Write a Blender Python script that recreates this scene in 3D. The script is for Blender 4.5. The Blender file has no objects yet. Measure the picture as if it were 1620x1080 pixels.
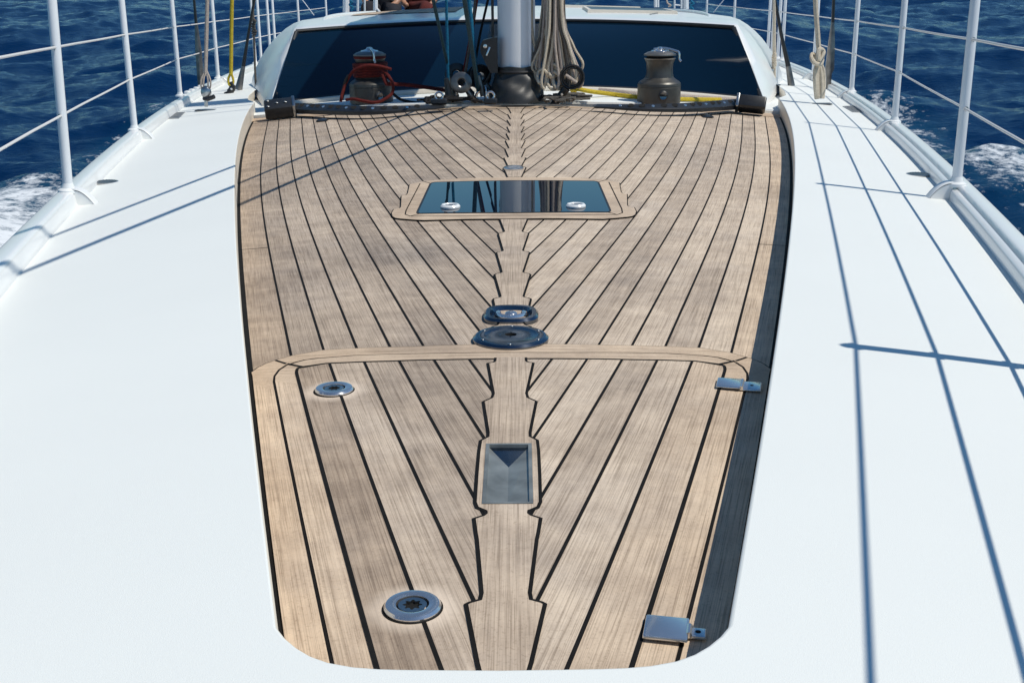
import bpy, bmesh, math, random
import numpy as np
from mathutils import Vector, Matrix, Euler
from mathutils.geometry import tessellate_polygon
random.seed(7); rng = np.random.default_rng(11)
scene = bpy.context.scene
COL = scene.collection
PI = math.pi
R = math.radians

# ------------------------------------------------------------------ camera (boat frame: X athwart, Y aft, Z up)
F = 1850.0; CX, CY = 810.0, 540.0
PITCH = math.atan(564/F); YAW = 0.0079; ROLL = -0.0087
CAM = Vector((0.018, 0.0, 0.552))
CROT = (Matrix.Rotation(YAW, 3, 'Z') @ Matrix.Rotation(PI/2-PITCH, 3, 'X') @ Matrix.Rotation(ROLL, 3, 'Z'))
TILT = Matrix.Rotation(R(-3.0), 4, 'X')          # the bow rides 3 degrees up
def ray(px, py):
    return CROT @ Vector(((px-CX)/F, (CY-py)/F, -1.0))
def zw(x):                                        # camber of the white deck
    a = abs(x)
    return -.04*a*a if a < 1 else -.04-.09*(a-1)
TEAK = -.08; PLAT = -.06   # teak and mast platform lie below the white deck
def U(px, py, off=0.0):                           # where that sight line meets the cambered deck (+off)
    d = ray(px, py); lo, hi = .1, 80.0
    for _ in range(50):
        t = (lo+hi)/2; p = CAM+d*t
        if p.z > zw(p.x)+off: lo = t
        else: hi = t
    return CAM+d*t
def at(px, py, Y):
    d = ray(px, py); return CAM+d*(Y/d.y)
def proj(p):
    q = CROT.transposed() @ (Vector(p)-CAM)
    return CX+F*q.x/-q.z, CY-F*q.y/-q.z

HALO = [(tuple(TILT.to_3x3() @ U(px_, py_, -.08)), r_) for px_, py_, r_ in ((529, 622, .0315), (653, 968, .0305))]
# ------------------------------------------------------------------ materials
def newmat(name):
    m = bpy.data.materials.new(name); m.use_nodes = True
    nt = m.node_tree; b = nt.nodes['Principled BSDF']
    return m, nt, b
def N(nt, t, **kw):
    n = nt.nodes.new(t)
    for k, v in kw.items():
        if k.startswith('i_'): n.inputs[k[2:].replace('_', ' ')].default_value = v
        else: setattr(n, k, v)
    return n
def simple(name, col, rough=.5, metal=0, spec=.5, noise=0, nscale=30, bump=0, bscale=200, coat=0):
    m, nt, b = newmat(name)
    b.inputs['Roughness'].default_value = rough; b.inputs['Metallic'].default_value = metal
    b.inputs['Specular IOR Level'].default_value = spec
    b.inputs['Coat Weight'].default_value = coat
    L = nt.links
    tc = N(nt, 'ShaderNodeTexCoord')
    if noise:
        n = N(nt, 'ShaderNodeTexNoise', i_Scale=nscale, i_Detail=5.0)
        L.new(tc.outputs['Object'], n.inputs['Vector'])
        r = N(nt, 'ShaderNodeValToRGB')
        r.color_ramp.elements[0].position = .3; r.color_ramp.elements[1].position = .7
        r.color_ramp.elements[0].color = (*[c*(1-noise) for c in col], 1)
        r.color_ramp.elements[1].color = (*[min(1, c*(1+noise)) for c in col], 1)
        L.new(n.outputs['Fac'], r.inputs['Fac']); L.new(r.outputs['Color'], b.inputs['Base Color'])
    else: b.inputs['Base Color'].default_value = (*col, 1)
    if bump:
        n = N(nt, 'ShaderNodeTexNoise', i_Scale=bscale, i_Detail=3.0)
        L.new(tc.outputs['Object'], n.inputs['Vector'])
        bp = N(nt, 'ShaderNodeBump', i_Strength=bump, i_Distance=.001)
        L.new(n.outputs['Fac'], bp.inputs['Height']); L.new(bp.outputs['Normal'], b.inputs['Normal'])
    return m
M = {}
M['ventgrey'] = simple('grey_grating', (.22, .23, .24), .5)
M['gelcoat'] = simple('white_nonskid_deck', (.805, .825, .795), .55, noise=.018, nscale=1.4, bump=.35, bscale=900, spec=.3)
M['gloss'] = simple('white_gloss_paint', (.80, .81, .80), .22, noise=.02, nscale=3, spec=.5)
M['cream'] = simple('cream_gelcoat', (.72, .66, .56), .4, noise=.05, nscale=8)
M['tube'] = simple('white_coated_tube', (.74, .76, .78), .3, noise=.03, nscale=9)
M['mastpaint'] = simple('white_mast_paint', (.84, .85, .87), .3, noise=.03, nscale=5)
M['wire'] = simple('white_lifeline', (.72, .70, .68), .5, bump=.3, bscale=500)
M['caulk'] = simple('black_caulk', (.010, .0095, .009), .8, noise=.3, nscale=40, spec=.15)
M['rubber'] = simple('black_rubber', (.02, .02, .022), .5, noise=.3, nscale=30)
M['black'] = simple('black_anodised', (.014, .015, .017), .4, metal=.0, noise=.25, nscale=60, bump=.2)
M['hole'] = simple('dark_hole', (.002, .002, .002), .9)
M['chrome'] = simple('polished_stainless', (.70, .70, .70), .16, metal=.9, noise=.08, nscale=25)
M['satin'] = simple('satin_stainless', (.42, .43, .43), .3, metal=1, noise=.2, nscale=30)
M['darkmetal'] = simple('dark_chromed_plate', (.16, .18, .21), .14, metal=1, noise=.2, nscale=45)
M['winch'] = simple('bronze_grey_winch', (.085, .082, .075), .42, metal=.55, noise=.15, nscale=20, bump=.15)
M['winchlight'] = simple('winch_top_alloy', (.24, .23, .215), .42, metal=.8, noise=.15, nscale=40)
M['carbon'] = simple('black_rod_cover', (.012, .012, .014), .35)
M['greyrod'] = simple('grey_rigging_screw', (.17, .165, .16), .32, metal=.75, noise=.35, nscale=18)
M['hull'] = simple('white_hull_paint', (.78, .79, .80), .15)
M['sailcloth'] = simple('beige_sail_bag', (.5, .45, .38), .8, noise=.1, nscale=6)
M['greyboot'] = simple('grey_canvas_boot', (.030, .030, .029), .45, noise=.4, nscale=9, bump=.3, bscale=120)
M['skin'] = simple('skin', (.42, .22, .14), .5, noise=.1)
M['darkcloth'] = simple('dark_cloth', (.012, .012, .018), .9, noise=.3, nscale=12)
M['redcloth'] = simple('dark_red_cloth', (.09, .012, .01), .9, noise=.3, nscale=12)
M['hair'] = simple('hair', (.02, .012, .008), .7)

def rope_mat(name, c1, c2, scale=220, mix=.5):
    m, nt, b = newmat(name); L = nt.links
    tc = N(nt, 'ShaderNodeTexCoord')
    w = N(nt, 'ShaderNodeTexWave', wave_type='BANDS', bands_direction='DIAGONAL', i_Scale=scale/2.2, i_Distortion=1.5, i_Detail=2.0)
    n = N(nt, 'ShaderNodeTexNoise', i_Scale=60.0, i_Detail=4.0)
    L.new(tc.outputs['Object'], w.inputs['Vector']); L.new(tc.outputs['Object'], n.inputs['Vector'])
    mx = N(nt, 'ShaderNodeMath', operation='MULTIPLY'); L.new(w.outputs['Fac'], mx.inputs[0]); L.new(n.outputs['Fac'], mx.inputs[1])
    r = N(nt, 'ShaderNodeValToRGB'); r.color_ramp.elements[0].position = .12; r.color_ramp.elements[1].position = mix
    r.color_ramp.elements[0].color = (*c2, 1); r.color_ramp.elements[1].color = (*c1, 1)
    L.new(mx.outputs[0], r.inputs['Fac']); L.new(r.outputs['Color'], b.inputs['Base Color'])
    b.inputs['Roughness'].default_value = .75; b.inputs['Specular IOR Level'].default_value = .2
    bp = N(nt, 'ShaderNodeBump', i_Strength=.6, i_Distance=.002)
    L.new(w.outputs['Fac'], bp.inputs['Height']); L.new(bp.outputs['Normal'], b.inputs['Normal'])
    return m
M['rope_tan'] = rope_mat('tan_braided_rope', (.86, .76, .60), (.50, .42, .32))
M['rope_pale'] = rope_mat('pale_braided_rope', (.66, .57, .50), (.36, .29, .24))
M['rope_red'] = rope_mat('red_braided_rope', (.19, .024, .020), (.06, .009, .008))  # red darkened: shade over the left winch is put into the colour
M['rope_yellow'] = rope_mat('yellow_braided_rope', (.72, .55, .06), (.42, .30, .02))
M['rope_blue'] = rope_mat('blue_braided_rope', (.02, .26, .46), (.008, .07, .14))
M['rope_teal'] = rope_mat('dark_teal_rope', (.02, .10, .15), (.005, .02, .035))
M['rope_grey'] = rope_mat('grey_braided_rope', (.20, .18, .155), (.06, .055, .05))
M['rope_dark'] = rope_mat('dark_braided_rope', (.03, .028, .03), (.008, .008, .008))

def teak_mat():
    m, nt, b = newmat('weathered_teak'); L = nt.links
    uv = N(nt, 'ShaderNodeUVMap', uv_map='UVMap')
    tone = N(nt, 'ShaderNodeAttribute', attribute_name='tone')
    sep = N(nt, 'ShaderNodeSeparateXYZ'); L.new(uv.outputs[0], sep.inputs[0])
    tsep = N(nt, 'ShaderNodeSeparateColor'); L.new(tone.outputs['Color'], tsep.inputs[0])
    idoff = N(nt, 'ShaderNodeMath', operation='MULTIPLY', i_Value=0.0); idoff.inputs[1].default_value = 37.0
    L.new(tsep.outputs[0], idoff.inputs[0])
    def vec(su, sv):
        c = N(nt, 'ShaderNodeCombineXYZ')
        a = N(nt, 'ShaderNodeMath', operation='MULTIPLY'); a.inputs[1].default_value = su; L.new(sep.outputs[0], a.inputs[0])
        d = N(nt, 'ShaderNodeMath', operation='MULTIPLY'); d.inputs[1].default_value = sv; L.new(sep.outputs[1], d.inputs[0])
        L.new(a.outputs[0], c.inputs[0]); L.new(d.outputs[0], c.inputs[1]); L.new(idoff.outputs[0], c.inputs[2])
        return c
    def noise(v, scale, detail=4.0, rough=.6):
        n = N(nt, 'ShaderNodeTexNoise', i_Scale=scale, i_Detail=detail, i_Roughness=rough)
        L.new(v, n.inputs['Vector']); return n.outputs['Fac']
    grain = noise(vec(620, 7).outputs[0], 1.0, 3.0)
    grain2 = noise(vec(260, 2.2).outputs[0], 1.0, 3.0)
    cross = noise(vec(12, 17).outputs[0], 1.0, 4.0)
    geo = N(nt, 'ShaderNodeTexCoord')
    blot = noise(geo.outputs['Object'], 5.0, 5.0, .62)
    blot2 = noise(geo.outputs['Object'], 1.6, 4.0, .6)
    speck = noise(geo.outputs['Object'], 260.0, 3.0, .7)
    base = N(nt, 'ShaderNodeValToRGB'); e = base.color_ramp.elements
    e[0].position = .30; e[0].color = (.315, .250, .195, 1)
    e[1].position = .72; e[1].color = (.73, .60, .462, 1)
    x = base.color_ramp.elements.new(.5); x.color = (.505, .405, .312, 1)
    s = None
    def madd(a, w, prev):
        m1 = N(nt, 'ShaderNodeMath', operation='MULTIPLY_ADD'); m1.inputs[1].default_value = w
        L.new(a, m1.inputs[0])
        if prev is None: m1.inputs[2].default_value = 0
        else: L.new(prev, m1.inputs[2])
        return m1.outputs[0]
    s = madd(grain, .17, None); s = madd(grain2, .17, s); s = madd(cross, .17, s)
    s = madd(blot, .27, s); s = madd(blot2, .16, s); s = madd(tsep.outputs[1], .12, s); s = madd(noise(geo.outputs['Object'], 22.0, 5.0, .7), .16, s)
    off = N(nt, 'ShaderNodeMath', operation='SUBTRACT'); off.inputs[1].default_value = .130; L.new(s, off.inputs[0])
    con = N(nt, 'ShaderNodeMapRange'); con.inputs['From Min'].default_value = .30; con.inputs['From Max'].default_value = .66
    con.inputs['To Min'].default_value = .22; con.inputs['To Max'].default_value = .80
    L.new(off.outputs[0], con.inputs[0]); L.new(con.outputs[0], base.inputs['Fac'])
    # golden margins
    hsv = N(nt, 'ShaderNodeMix', data_type='RGBA', blend_type='MULTIPLY')
    L.new(tsep.outputs[2], hsv.inputs['Factor']); L.new(base.outputs['Color'], hsv.inputs[6]); hsv.inputs[7].default_value = (1.0, .88, .74, 1)
    # dark fine grain lines
    gl = N(nt, 'ShaderNodeValToRGB'); gl.color_ramp.elements[0].position = .36; gl.color_ramp.elements[0].color = (.68, .66, .64, 1)
    gl.color_ramp.elements[1].position = .50; gl.color_ramp.elements[1].color = (1, 1, 1, 1)
    L.new(grain, gl.inputs['Fac'])
    mul = N(nt, 'ShaderNodeMix', data_type='RGBA', blend_type='MULTIPLY'); mul.inputs['Factor'].default_value = .8
    L.new(hsv.outputs[2], mul.inputs[6]); L.new(gl.outputs['Color'], mul.inputs[7])
    # grey-violet weathering patches
    gp = N(nt, 'ShaderNodeValToRGB'); gp.color_ramp.elements[0].position = .46; gp.color_ramp.elements[0].color = (0, 0, 0, 1)
    gp.color_ramp.elements[1].position = .66; gp.color_ramp.elements[1].color = (.5, .5, .5, 1)
    bl3 = noise(geo.outputs['Object'], 3.3, 6.0, .68); L.new(bl3, gp.inputs['Fac'])
    mg = N(nt, 'ShaderNodeMix', data_type='RGBA', blend_type='MIX'); L.new(gp.outputs['Color'], mg.inputs['Factor'])
    L.new(mul.outputs[2], mg.inputs[6])
    gy = N(nt, 'ShaderNodeMix', data_type='RGBA', blend_type='MULTIPLY'); gy.inputs['Factor'].default_value = 1
    L.new(mul.outputs[2], gy.inputs[6]); gy.inputs[7].default_value = (.80, .83, .90, 1); L.new(gy.outputs[2], mg.inputs[7])
    # speckle
    sp = N(nt, 'ShaderNodeValToRGB'); sp.color_ramp.elements[0].position = .33; sp.color_ramp.elements[0].color = (.72, .7, .68, 1)
    sp.color_ramp.elements[1].position = .45; sp.color_ramp.elements[1].color = (1, 1, 1, 1); L.new(speck, sp.inputs['Fac'])
    m2 = N(nt, 'ShaderNodeMix', data_type='RGBA', blend_type='MULTIPLY'); m2.inputs['Factor'].default_value = .7
    L.new(mg.outputs[2], m2.inputs[6]); L.new(sp.outputs['Color'], m2.inputs[7])
    # bleached stain halo (alpha of tone attribute is used as distance mask through a second attribute)
    gp_ = N(nt, 'ShaderNodeNewGeometry'); stv = None
    for q_, r_ in HALO:
        dn = N(nt, 'ShaderNodeVectorMath', operation='DISTANCE'); L.new(gp_.outputs['Position'], dn.inputs[0]); dn.inputs[1].default_value = q_
        nz_ = N(nt, 'ShaderNodeMath', operation='MULTIPLY_ADD'); nz_.inputs[1].default_value = -.018; L.new(blot, nz_.inputs[0]); L.new(dn.outputs['Value'], nz_.inputs[2])
        mr = N(nt, 'ShaderNodeMapRange', interpolation_type='SMOOTHSTEP'); mr.inputs['From Min'].default_value = r_-.008; mr.inputs['From Max'].default_value = r_+.022
        mr.inputs['To Min'].default_value = .55; mr.inputs['To Max'].default_value = 0; L.new(nz_.outputs[0], mr.inputs[0])
        if stv is None: stv = mr.outputs[0]
        else:
            mxx = N(nt, 'ShaderNodeMath', operation='MAXIMUM'); L.new(stv, mxx.inputs[0]); L.new(mr.outputs[0], mxx.inputs[1]); stv = mxx.outputs[0]
    m3 = N(nt, 'ShaderNodeMix', data_type='RGBA', blend_type='MIX')
    L.new(stv, m3.inputs['Factor']); L.new(m2.outputs[2], m3.inputs[6]); m3.inputs[7].default_value = (.86, .72, .58, 1)
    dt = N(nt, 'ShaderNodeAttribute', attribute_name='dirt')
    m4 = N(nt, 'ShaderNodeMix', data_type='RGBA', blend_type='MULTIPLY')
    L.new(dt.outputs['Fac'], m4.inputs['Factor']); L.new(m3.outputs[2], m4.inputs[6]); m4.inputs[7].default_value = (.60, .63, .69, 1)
    L.new(m4.outputs[2], b.inputs['Base Color'])
    b.inputs['Roughness'].default_value = .72; b.inputs['Specular IOR Level'].default_value = .2
    bp = N(nt, 'ShaderNodeBump', i_Strength=.08, i_Distance=.0012)
    L.new(grain, bp.inputs['Height']); L.new(bp.outputs['Normal'], b.inputs['Normal'])
    return m
M['teak'] = teak_mat()

def glass_mat(name, base, rough=.03, spec=.5):
    m, nt, b = newmat(name); b.inputs['Base Color'].default_value = (*base, 1)
    b.inputs['Roughness'].default_value = rough; b.inputs['Specular IOR Level'].default_value = spec
    b.inputs['IOR'].default_value = 1.5
    return m
M['windscreen'] = glass_mat('dark_tinted_windscreen', (.0015, .010, .024), .06, .45)
M['hatchglass'] = glass_mat('tinted_acrylic', (.002, .007, .018), .015, .38)

def sea_mat():
    m, nt, b = newmat('deep_sea_water'); L = nt.links
    geo = N(nt, 'ShaderNodeNewGeometry')
    def noise(scale, detail, rough=.6, sx=1, sy=1):
        mp = N(nt, 'ShaderNodeMapping'); mp.inputs['Scale'].default_value = (sx, sy, 1); mp.inputs['Rotation'].default_value = (0, 0, .25)
        L.new(geo.outputs['Position'], mp.inputs[0])
        n = N(nt, 'ShaderNodeTexNoise', i_Scale=scale, i_Detail=detail, i_Roughness=rough)
        L.new(mp.outputs[0], n.inputs['Vector']); return n.outputs['Fac']
    n1 = noise(2.6, 6, .62, .6, 1.3); n2 = noise(13.0, 5, .6, .7, 1.3)
    add = N(nt, 'ShaderNodeMath', operation='MULTIPLY_ADD'); add.inputs[1].default_value = .3; L.new(n2, add.inputs[0]); L.new(n1, add.inputs[2])
    bp = N(nt, 'ShaderNodeBump', i_Strength=1.0, i_Distance=.05); L.new(add.outputs[0], bp.inputs['Height'])
    L.new(bp.outputs['Normal'], b.inputs['Normal'])
    b.inputs['Roughness'].default_value = .09; b.inputs['IOR'].default_value = 1.333
    fo = N(nt, 'ShaderNodeAttribute', attribute_name='foam')
    f1 = noise(9.0, 8, .72); f2 = noise(2.2, 5, .65)
    mm = N(nt, 'ShaderNodeMath', operation='MULTIPLY_ADD'); mm.inputs[1].default_value = .5; L.new(f2, mm.inputs[0]); f1m = N(nt, 'ShaderNodeMath', operation='MULTIPLY'); f1m.inputs[1].default_value = 1.6; L.new(f1, f1m.inputs[0]); L.new(f1m.outputs[0], mm.inputs[2])
    s = N(nt, 'ShaderNodeMath', operation='ADD'); L.new(mm.outputs[0], s.inputs[0]); L.new(fo.outputs['Fac'], s.inputs[1])
    rp = N(nt, 'ShaderNodeMapRange'); rp.inputs['From Min'].default_value = 1.50; rp.inputs['From Max'].default_value = 1.86
    L.new(s.outputs[0], rp.inputs[0])
    col = N(nt, 'ShaderNodeMix', data_type='RGBA'); L.new(rp.outputs[0], col.inputs['Factor'])
    deep = N(nt, 'ShaderNodeMix', data_type='RGBA'); tq = N(nt, 'ShaderNodeMapRange'); tq.inputs['From Min'].default_value = .15; tq.inputs['From Max'].default_value = .8
    L.new(fo.outputs['Fac'], tq.inputs[0]); L.new(tq.outputs[0], deep.inputs['Factor'])
    deep.inputs[6].default_value = (.001, .019, .070, 1); deep.inputs[7].default_value = (.005, .055, .11, 1)
    b.inputs['Specular IOR Level'].default_value = .15
    L.new(deep.outputs[2], col.inputs[6]); col.inputs[7].default_value = (.72, .76, .80, 1)
    L.new(col.outputs[2], b.inputs['Base Color'])
    rr = N(nt, 'ShaderNodeMapRange'); rr.inputs['To Min'].default_value = .09; rr.inputs['To Max'].default_value = .8
    L.new(rp.outputs[0], rr.inputs[0]); L.new(rr.outputs[0], b.inputs['Roughness'])
    return m
M['sea'] = sea_mat()

# ------------------------------------------------------------------ mesh helpers
class MB:
    def __init__(s): s.v = []; s.f = []; s.mi = []; s.uv = []; s.tone = []; s.mats = []; s.cur = 0
    def mat(s, name):
        if name not in s.mats: s.mats.append(name)
        s.cur = s.mats.index(name); return s
    def vert(s, p): s.v.append(Vector(p)); return len(s.v)-1
    def face(s, idx, uv=None, tone=None):
        s.f.append(tuple(idx)); s.mi.append(s.cur); s.uv.append(uv); s.tone.append(tone)
    def poly(s, pts, uv=None, tone=None): s.face([s.vert(p) for p in pts], uv, tone)
    def grid(s, rows, closed=False):
        n = len(rows[0]); ids = [[s.vert(p) for p in r] for r in rows]
        for a, b in zip(ids[:-1], ids[1:]):
            for j in range(n if closed else n-1):
                k = (j+1) % n; s.face((a[j], a[k], b[k], b[j]))
        return ids
    def tube(s, pts, r, n=8, caps=True, squash=None):
        pts = [Vector(p) for p in pts]
        if len(pts) < 2: return s
        rs = r if hasattr(r, '__len__') else [r]*len(pts)
        up = None; rings = []
        for i, p in enumerate(pts):
            t = (pts[min(i+1, len(pts)-1)]-pts[max(i-1, 0)]).normalized()
            if up is None:
                up = Vector((0, 0, 1)) if abs(t.z) < .9 else Vector((1, 0, 0))
            a = t.cross(up)
            if a.length < 1e-6: a = t.cross(Vector((0, 1, 0)))
            a.normalize(); bb = a.cross(t).normalized(); up = bb
            rings.append([p+(a*math.cos(2*PI*k/n)+bb*math.sin(2*PI*k/n))*rs[i] for k in range(n)])
        ids = s.grid(rings, closed=True)
        if caps: s.face(ids[0][::-1]); s.face(ids[-1])
        return s
    def lathe(s, prof, c=(0, 0, 0), n=32, axis=None, cap=True):
        c = Vector(c); rot = Matrix.Identity(3)
        if axis is not None: rot = Vector((0, 0, 1)).rotation_difference(Vector(axis).normalized()).to_matrix()
        rows = [[c+rot @ Vector((r*math.cos(2*PI*k/n), r*math.sin(2*PI*k/n), z)) for k in range(n)] for r, z in prof]
        ids = s.grid(rows, closed=True)
        if cap: s.face(ids[0][::-1]); s.face(ids[-1])
        return s
    def box(s, c, size, rot=None, bev=0):
        c = Vector(c); rot = rot or Matrix.Identity(3); a, b, h = [q/2 for q in size]
        if bev <= 0:
            P = [c+rot @ Vector((x*a, y*b, z*h)) for z in (-1, 1) for x, y in ((-1, -1), (1, -1), (1, 1), (-1, 1))]
            i = [s.vert(p) for p in P]
            for f in ((3, 2, 1, 0), (4, 5, 6, 7), (0, 1, 5, 4), (1, 2, 6, 5), (2, 3, 7, 6), (3, 0, 4, 7)): s.face([i[k] for k in f])
        else:
            def ring(aa, bb, r, z):
                o = []
                for q, (sx, sy) in enumerate(((1, 1), (-1, 1), (-1, -1), (1, -1))):
                    for k in range(4):
                        an = q*PI/2+k*PI/6
                        o.append(c+rot @ Vector((sx*(aa-r)+r*math.cos(an), sy*(bb-r)+r*math.sin(an), z)))
                return o
            rows = [ring(a-bev, b-bev, bev*.4, -h), ring(a, b, bev, -h+bev), ring(a, b, bev, h-bev), ring(a-bev*.3, b-bev*.3, bev, h-bev*.3), ring(a-bev, b-bev, bev*.7, h)]
            ids = s.grid(rows, closed=True); s.face(ids[0][::-1]); s.face(ids[-1])
        return s
    def torus(s, c, R_, r, axis=(0, 0, 1), n=24, m=8, a0=0, a1=2*PI):
        c = Vector(c); rot = Vector((0, 0, 1)).rotation_difference(Vector(axis).normalized()).to_matrix()
        pts = [c+rot @ Vector((R_*math.cos(a0+(a1-a0)*k/n), R_*math.sin(a0+(a1-a0)*k/n), 0)) for k in range(n+1)]
        return s.tube(pts, r, m)
    def sphere(s, c, r, n=12, sc=(1, 1, 1)):
        rows = []
        for i in range(1, n//2):
            th = PI*i/(n//2); rows.append([Vector(c)+Vector((sc[0]*r*math.sin(th)*math.cos(2*PI*k/n), sc[1]*r*math.sin(th)*math.sin(2*PI*k/n), sc[2]*r*math.cos(th))) for k in range(n)])
        ids = s.grid(rows, closed=True)
        s.face(ids[0]); s.face(ids[-1][::-1]); return s
    def build(s, name, mats=None, parent=None, smooth=30, **tags):
        org = parent_loc(parent) if parent else Vector((0, 0, 0))
        me = bpy.data.meshes.new(name)
        me.from_pydata([tuple(p-org) for p in s.v], [], s.f)
        for k in (s.mats or ([mats] if isinstance(mats, str) else mats)): me.materials.append(M[k])
        if s.mats: me.polygons.foreach_set('material_index', s.mi)
        if any(u is not None for u in s.uv):
            me.uv_layers.new(name='UVMap'); me.color_attributes.new('tone', 'FLOAT_COLOR', 'CORNER')
            U_, T_ = [], []
            for fi, f in enumerate(s.f):
                for k in range(len(f)):
                    U_.extend(s.uv[fi][k] if s.uv[fi] is not None else (0, 0)); T_.extend((*(s.tone[fi] or (.5, .5, 0)), 1))
            me.uv_layers['UVMap'].data.foreach_set('uv', U_)
            me.color_attributes['tone'].data.foreach_set('color', T_)
        bm = bmesh.new(); bm.from_mesh(me)
        if not any(u is not None for u in s.uv): bmesh.ops.remove_doubles(bm, verts=bm.verts, dist=1e-6)
        bmesh.ops.recalc_face_normals(bm, faces=bm.faces) if not getattr(s, 'keepn', False) else None
        bm.to_mesh(me); bm.free()
        if smooth:
            me.shade_smooth(); me.set_sharp_from_angle(angle=R(smooth))
        o = bpy.data.objects.new(name, me); COL.objects.link(o)
        if parent: o.parent = parent
        tag(o, **tags); return o
def parent_loc(p):
    v = p.location.copy(); q = p.parent
    while q: v += q.location; q = q.parent
    return v
def tag(o, label=None, cat=None, group=None, kind=None):
    if label: o['label'] = label
    if cat: o['category'] = cat
    if group: o['group'] = group
    if kind: o['kind'] = kind
def thing(name, label, cat, loc=(0, 0, 0), group=None):
    o = bpy.data.objects.new(name, None); COL.objects.link(o); o.location = loc; o.empty_display_size = .05
    tag(o, label, cat, group); return o
def dup(src, parent=None):
    c = src.copy(); COL.objects.link(c)
    if parent: c.parent = parent
    for ch in list(src.children): dup(ch, c)
    return c
def bez(pts, n=24):
    """Catmull-Rom through pts"""
    P = [Vector(p) for p in pts]; P = [P[0]*2-P[1]]+P+[P[-1]*2-P[-2]]; out = []
    m = len(P)-3
    for i in range(m):
        for k in range(n):
            t = k/n; a, b, c, d = P[i:i+4]
            out.append(.5*((2*b)+(c-a)*t+(2*a-5*b+4*c-d)*t*t+(3*b-a-3*c+d)*t**3))
    out.append(P[-2]); return out

# ------------------------------------------------------------------ curves of the deck, read as real plan curves
def fit(pxs, off, deg, mirror=False):
    P = [U(x, y, off) for x, y in pxs]
    X = np.array([-abs(p.x) for p in P]); Y = np.array([p.y for p in P])
    c = np.polyfit(Y, X, deg); return lambda y: float(np.polyval(c, y))
rimL = fit([(437, 990), (416, 800), (395.5, 600), (382, 480), (373, 400), (372, 300), (375, 240), (382, 200), (391, 180)], 0, 4)   # white rim of the recess
seam1 = fit([(424, 190), (422.5, 200), (414.7, 240), (412.2, 280), (414.7, 320), (419.7, 360), (426.7, 400), (438, 460), (461, 563)], TEAK, 4)
lidM = fit([(470, 596), (516.7, 770), (540, 860), (594.5, 1055)], TEAK, 2)
lidG = fit([(431.5, 606), (462.4, 770), (483, 860), (519, 1042)], TEAK, 2)
SP = .0615
YF = U(806, 1057).y                      # front rim of the recess
arc = [U(*q, TEAK) for q in ((403, 188), (460, 182), (522, 178), (610, 172), (640, 170), (815, 166))]
ac = np.polyfit([p.x**2 for p in arc], [p.y for p in arc], 2)
def arcY(x): return float(np.polyval(ac, x*x))
def edge(y): return rimL(y)+.009 if y < 6.9 else rimL(6.9)+.009-.22*(y-6.9)
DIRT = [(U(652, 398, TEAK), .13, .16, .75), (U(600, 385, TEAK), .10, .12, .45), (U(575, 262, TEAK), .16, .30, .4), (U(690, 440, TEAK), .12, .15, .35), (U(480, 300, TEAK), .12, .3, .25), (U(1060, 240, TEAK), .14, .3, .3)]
stains = [(U(529, 622, TEAK), .033), (U(653, 968, TEAK), .033)]

def z_t(x, off=0): return zw(x)+TEAK+off
def clip(poly, fn):
    out = []
    for i in range(len(poly)):
        a, b = poly[i], poly[(i+1) % len(poly)]; fa, fb = fn(a), fn(b)
        if fa >= 0: out.append(a)
        if (fa >= 0) != (fb >= 0):
            t = fa/(fa-fb); out.append(tuple(a[k]+(b[k]-a[k])*t for k in range(len(a))))
    return out
def yb_(y, step, y1): return min(y+step, y1)
wx = .0315; wy0 = U(765, 804, TEAK).y; wy1 = U(770, 709, TEAK).y
def strips(mb, seamfn, k0, k1, y0, y1, off, base=TEAK, gold=0.0, bright=(.0, .0), step=.08, limit=None, ymax=None):
    """plank strips on both sides of the centreline; a vertex = (x, y, u, v)"""
    for side in (-1, 1):
        for k in range(k0, k1):
            tn = (random.random(), random.random()*.8+bright[0 if side < 0 else 1], gold if k > k0 else min(1, gold+.25))
            y = y0
            while y < y1-1e-6:
                ya, yb = y, min(y+step, y1)
                q = []
                hole = (y < wy1+.001 and yb_(y, step, y1) > wy0-.001)
                for kk, yy in ((k, ya), (k+1, ya), (k+1, yb), (k, yb)):
                    x = (seamfn(yy)+SP*kk) if not (k == k0 and kk == k0) else (edge(yy) if k0 < 0 else seamfn(yy))
                    q.append((x, yy, x-seamfn(yy), yy))
                q = clip(q, lambda p: -p[0])
                if hole and q: q = clip(q, lambda p: -p[0]-wx-.0015)
                if ymax and q: q = clip(q, lambda p: ymax(p[0])-p[1])
                if limit and q: q = clip(q, limit)
                if len(q) >= 3:
                    pts = [Vector((-side*p[0], p[1], zw(p[0])+base+off)) for p in q]
                    uv = [(p[2]+(3.1 if side > 0 else 0), p[3]) for p in q]
                    if side > 0: pass
                    mb.poly(pts if side < 0 else pts[::-1], uv if side < 0 else uv[::-1], tn)
                y = yb
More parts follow.
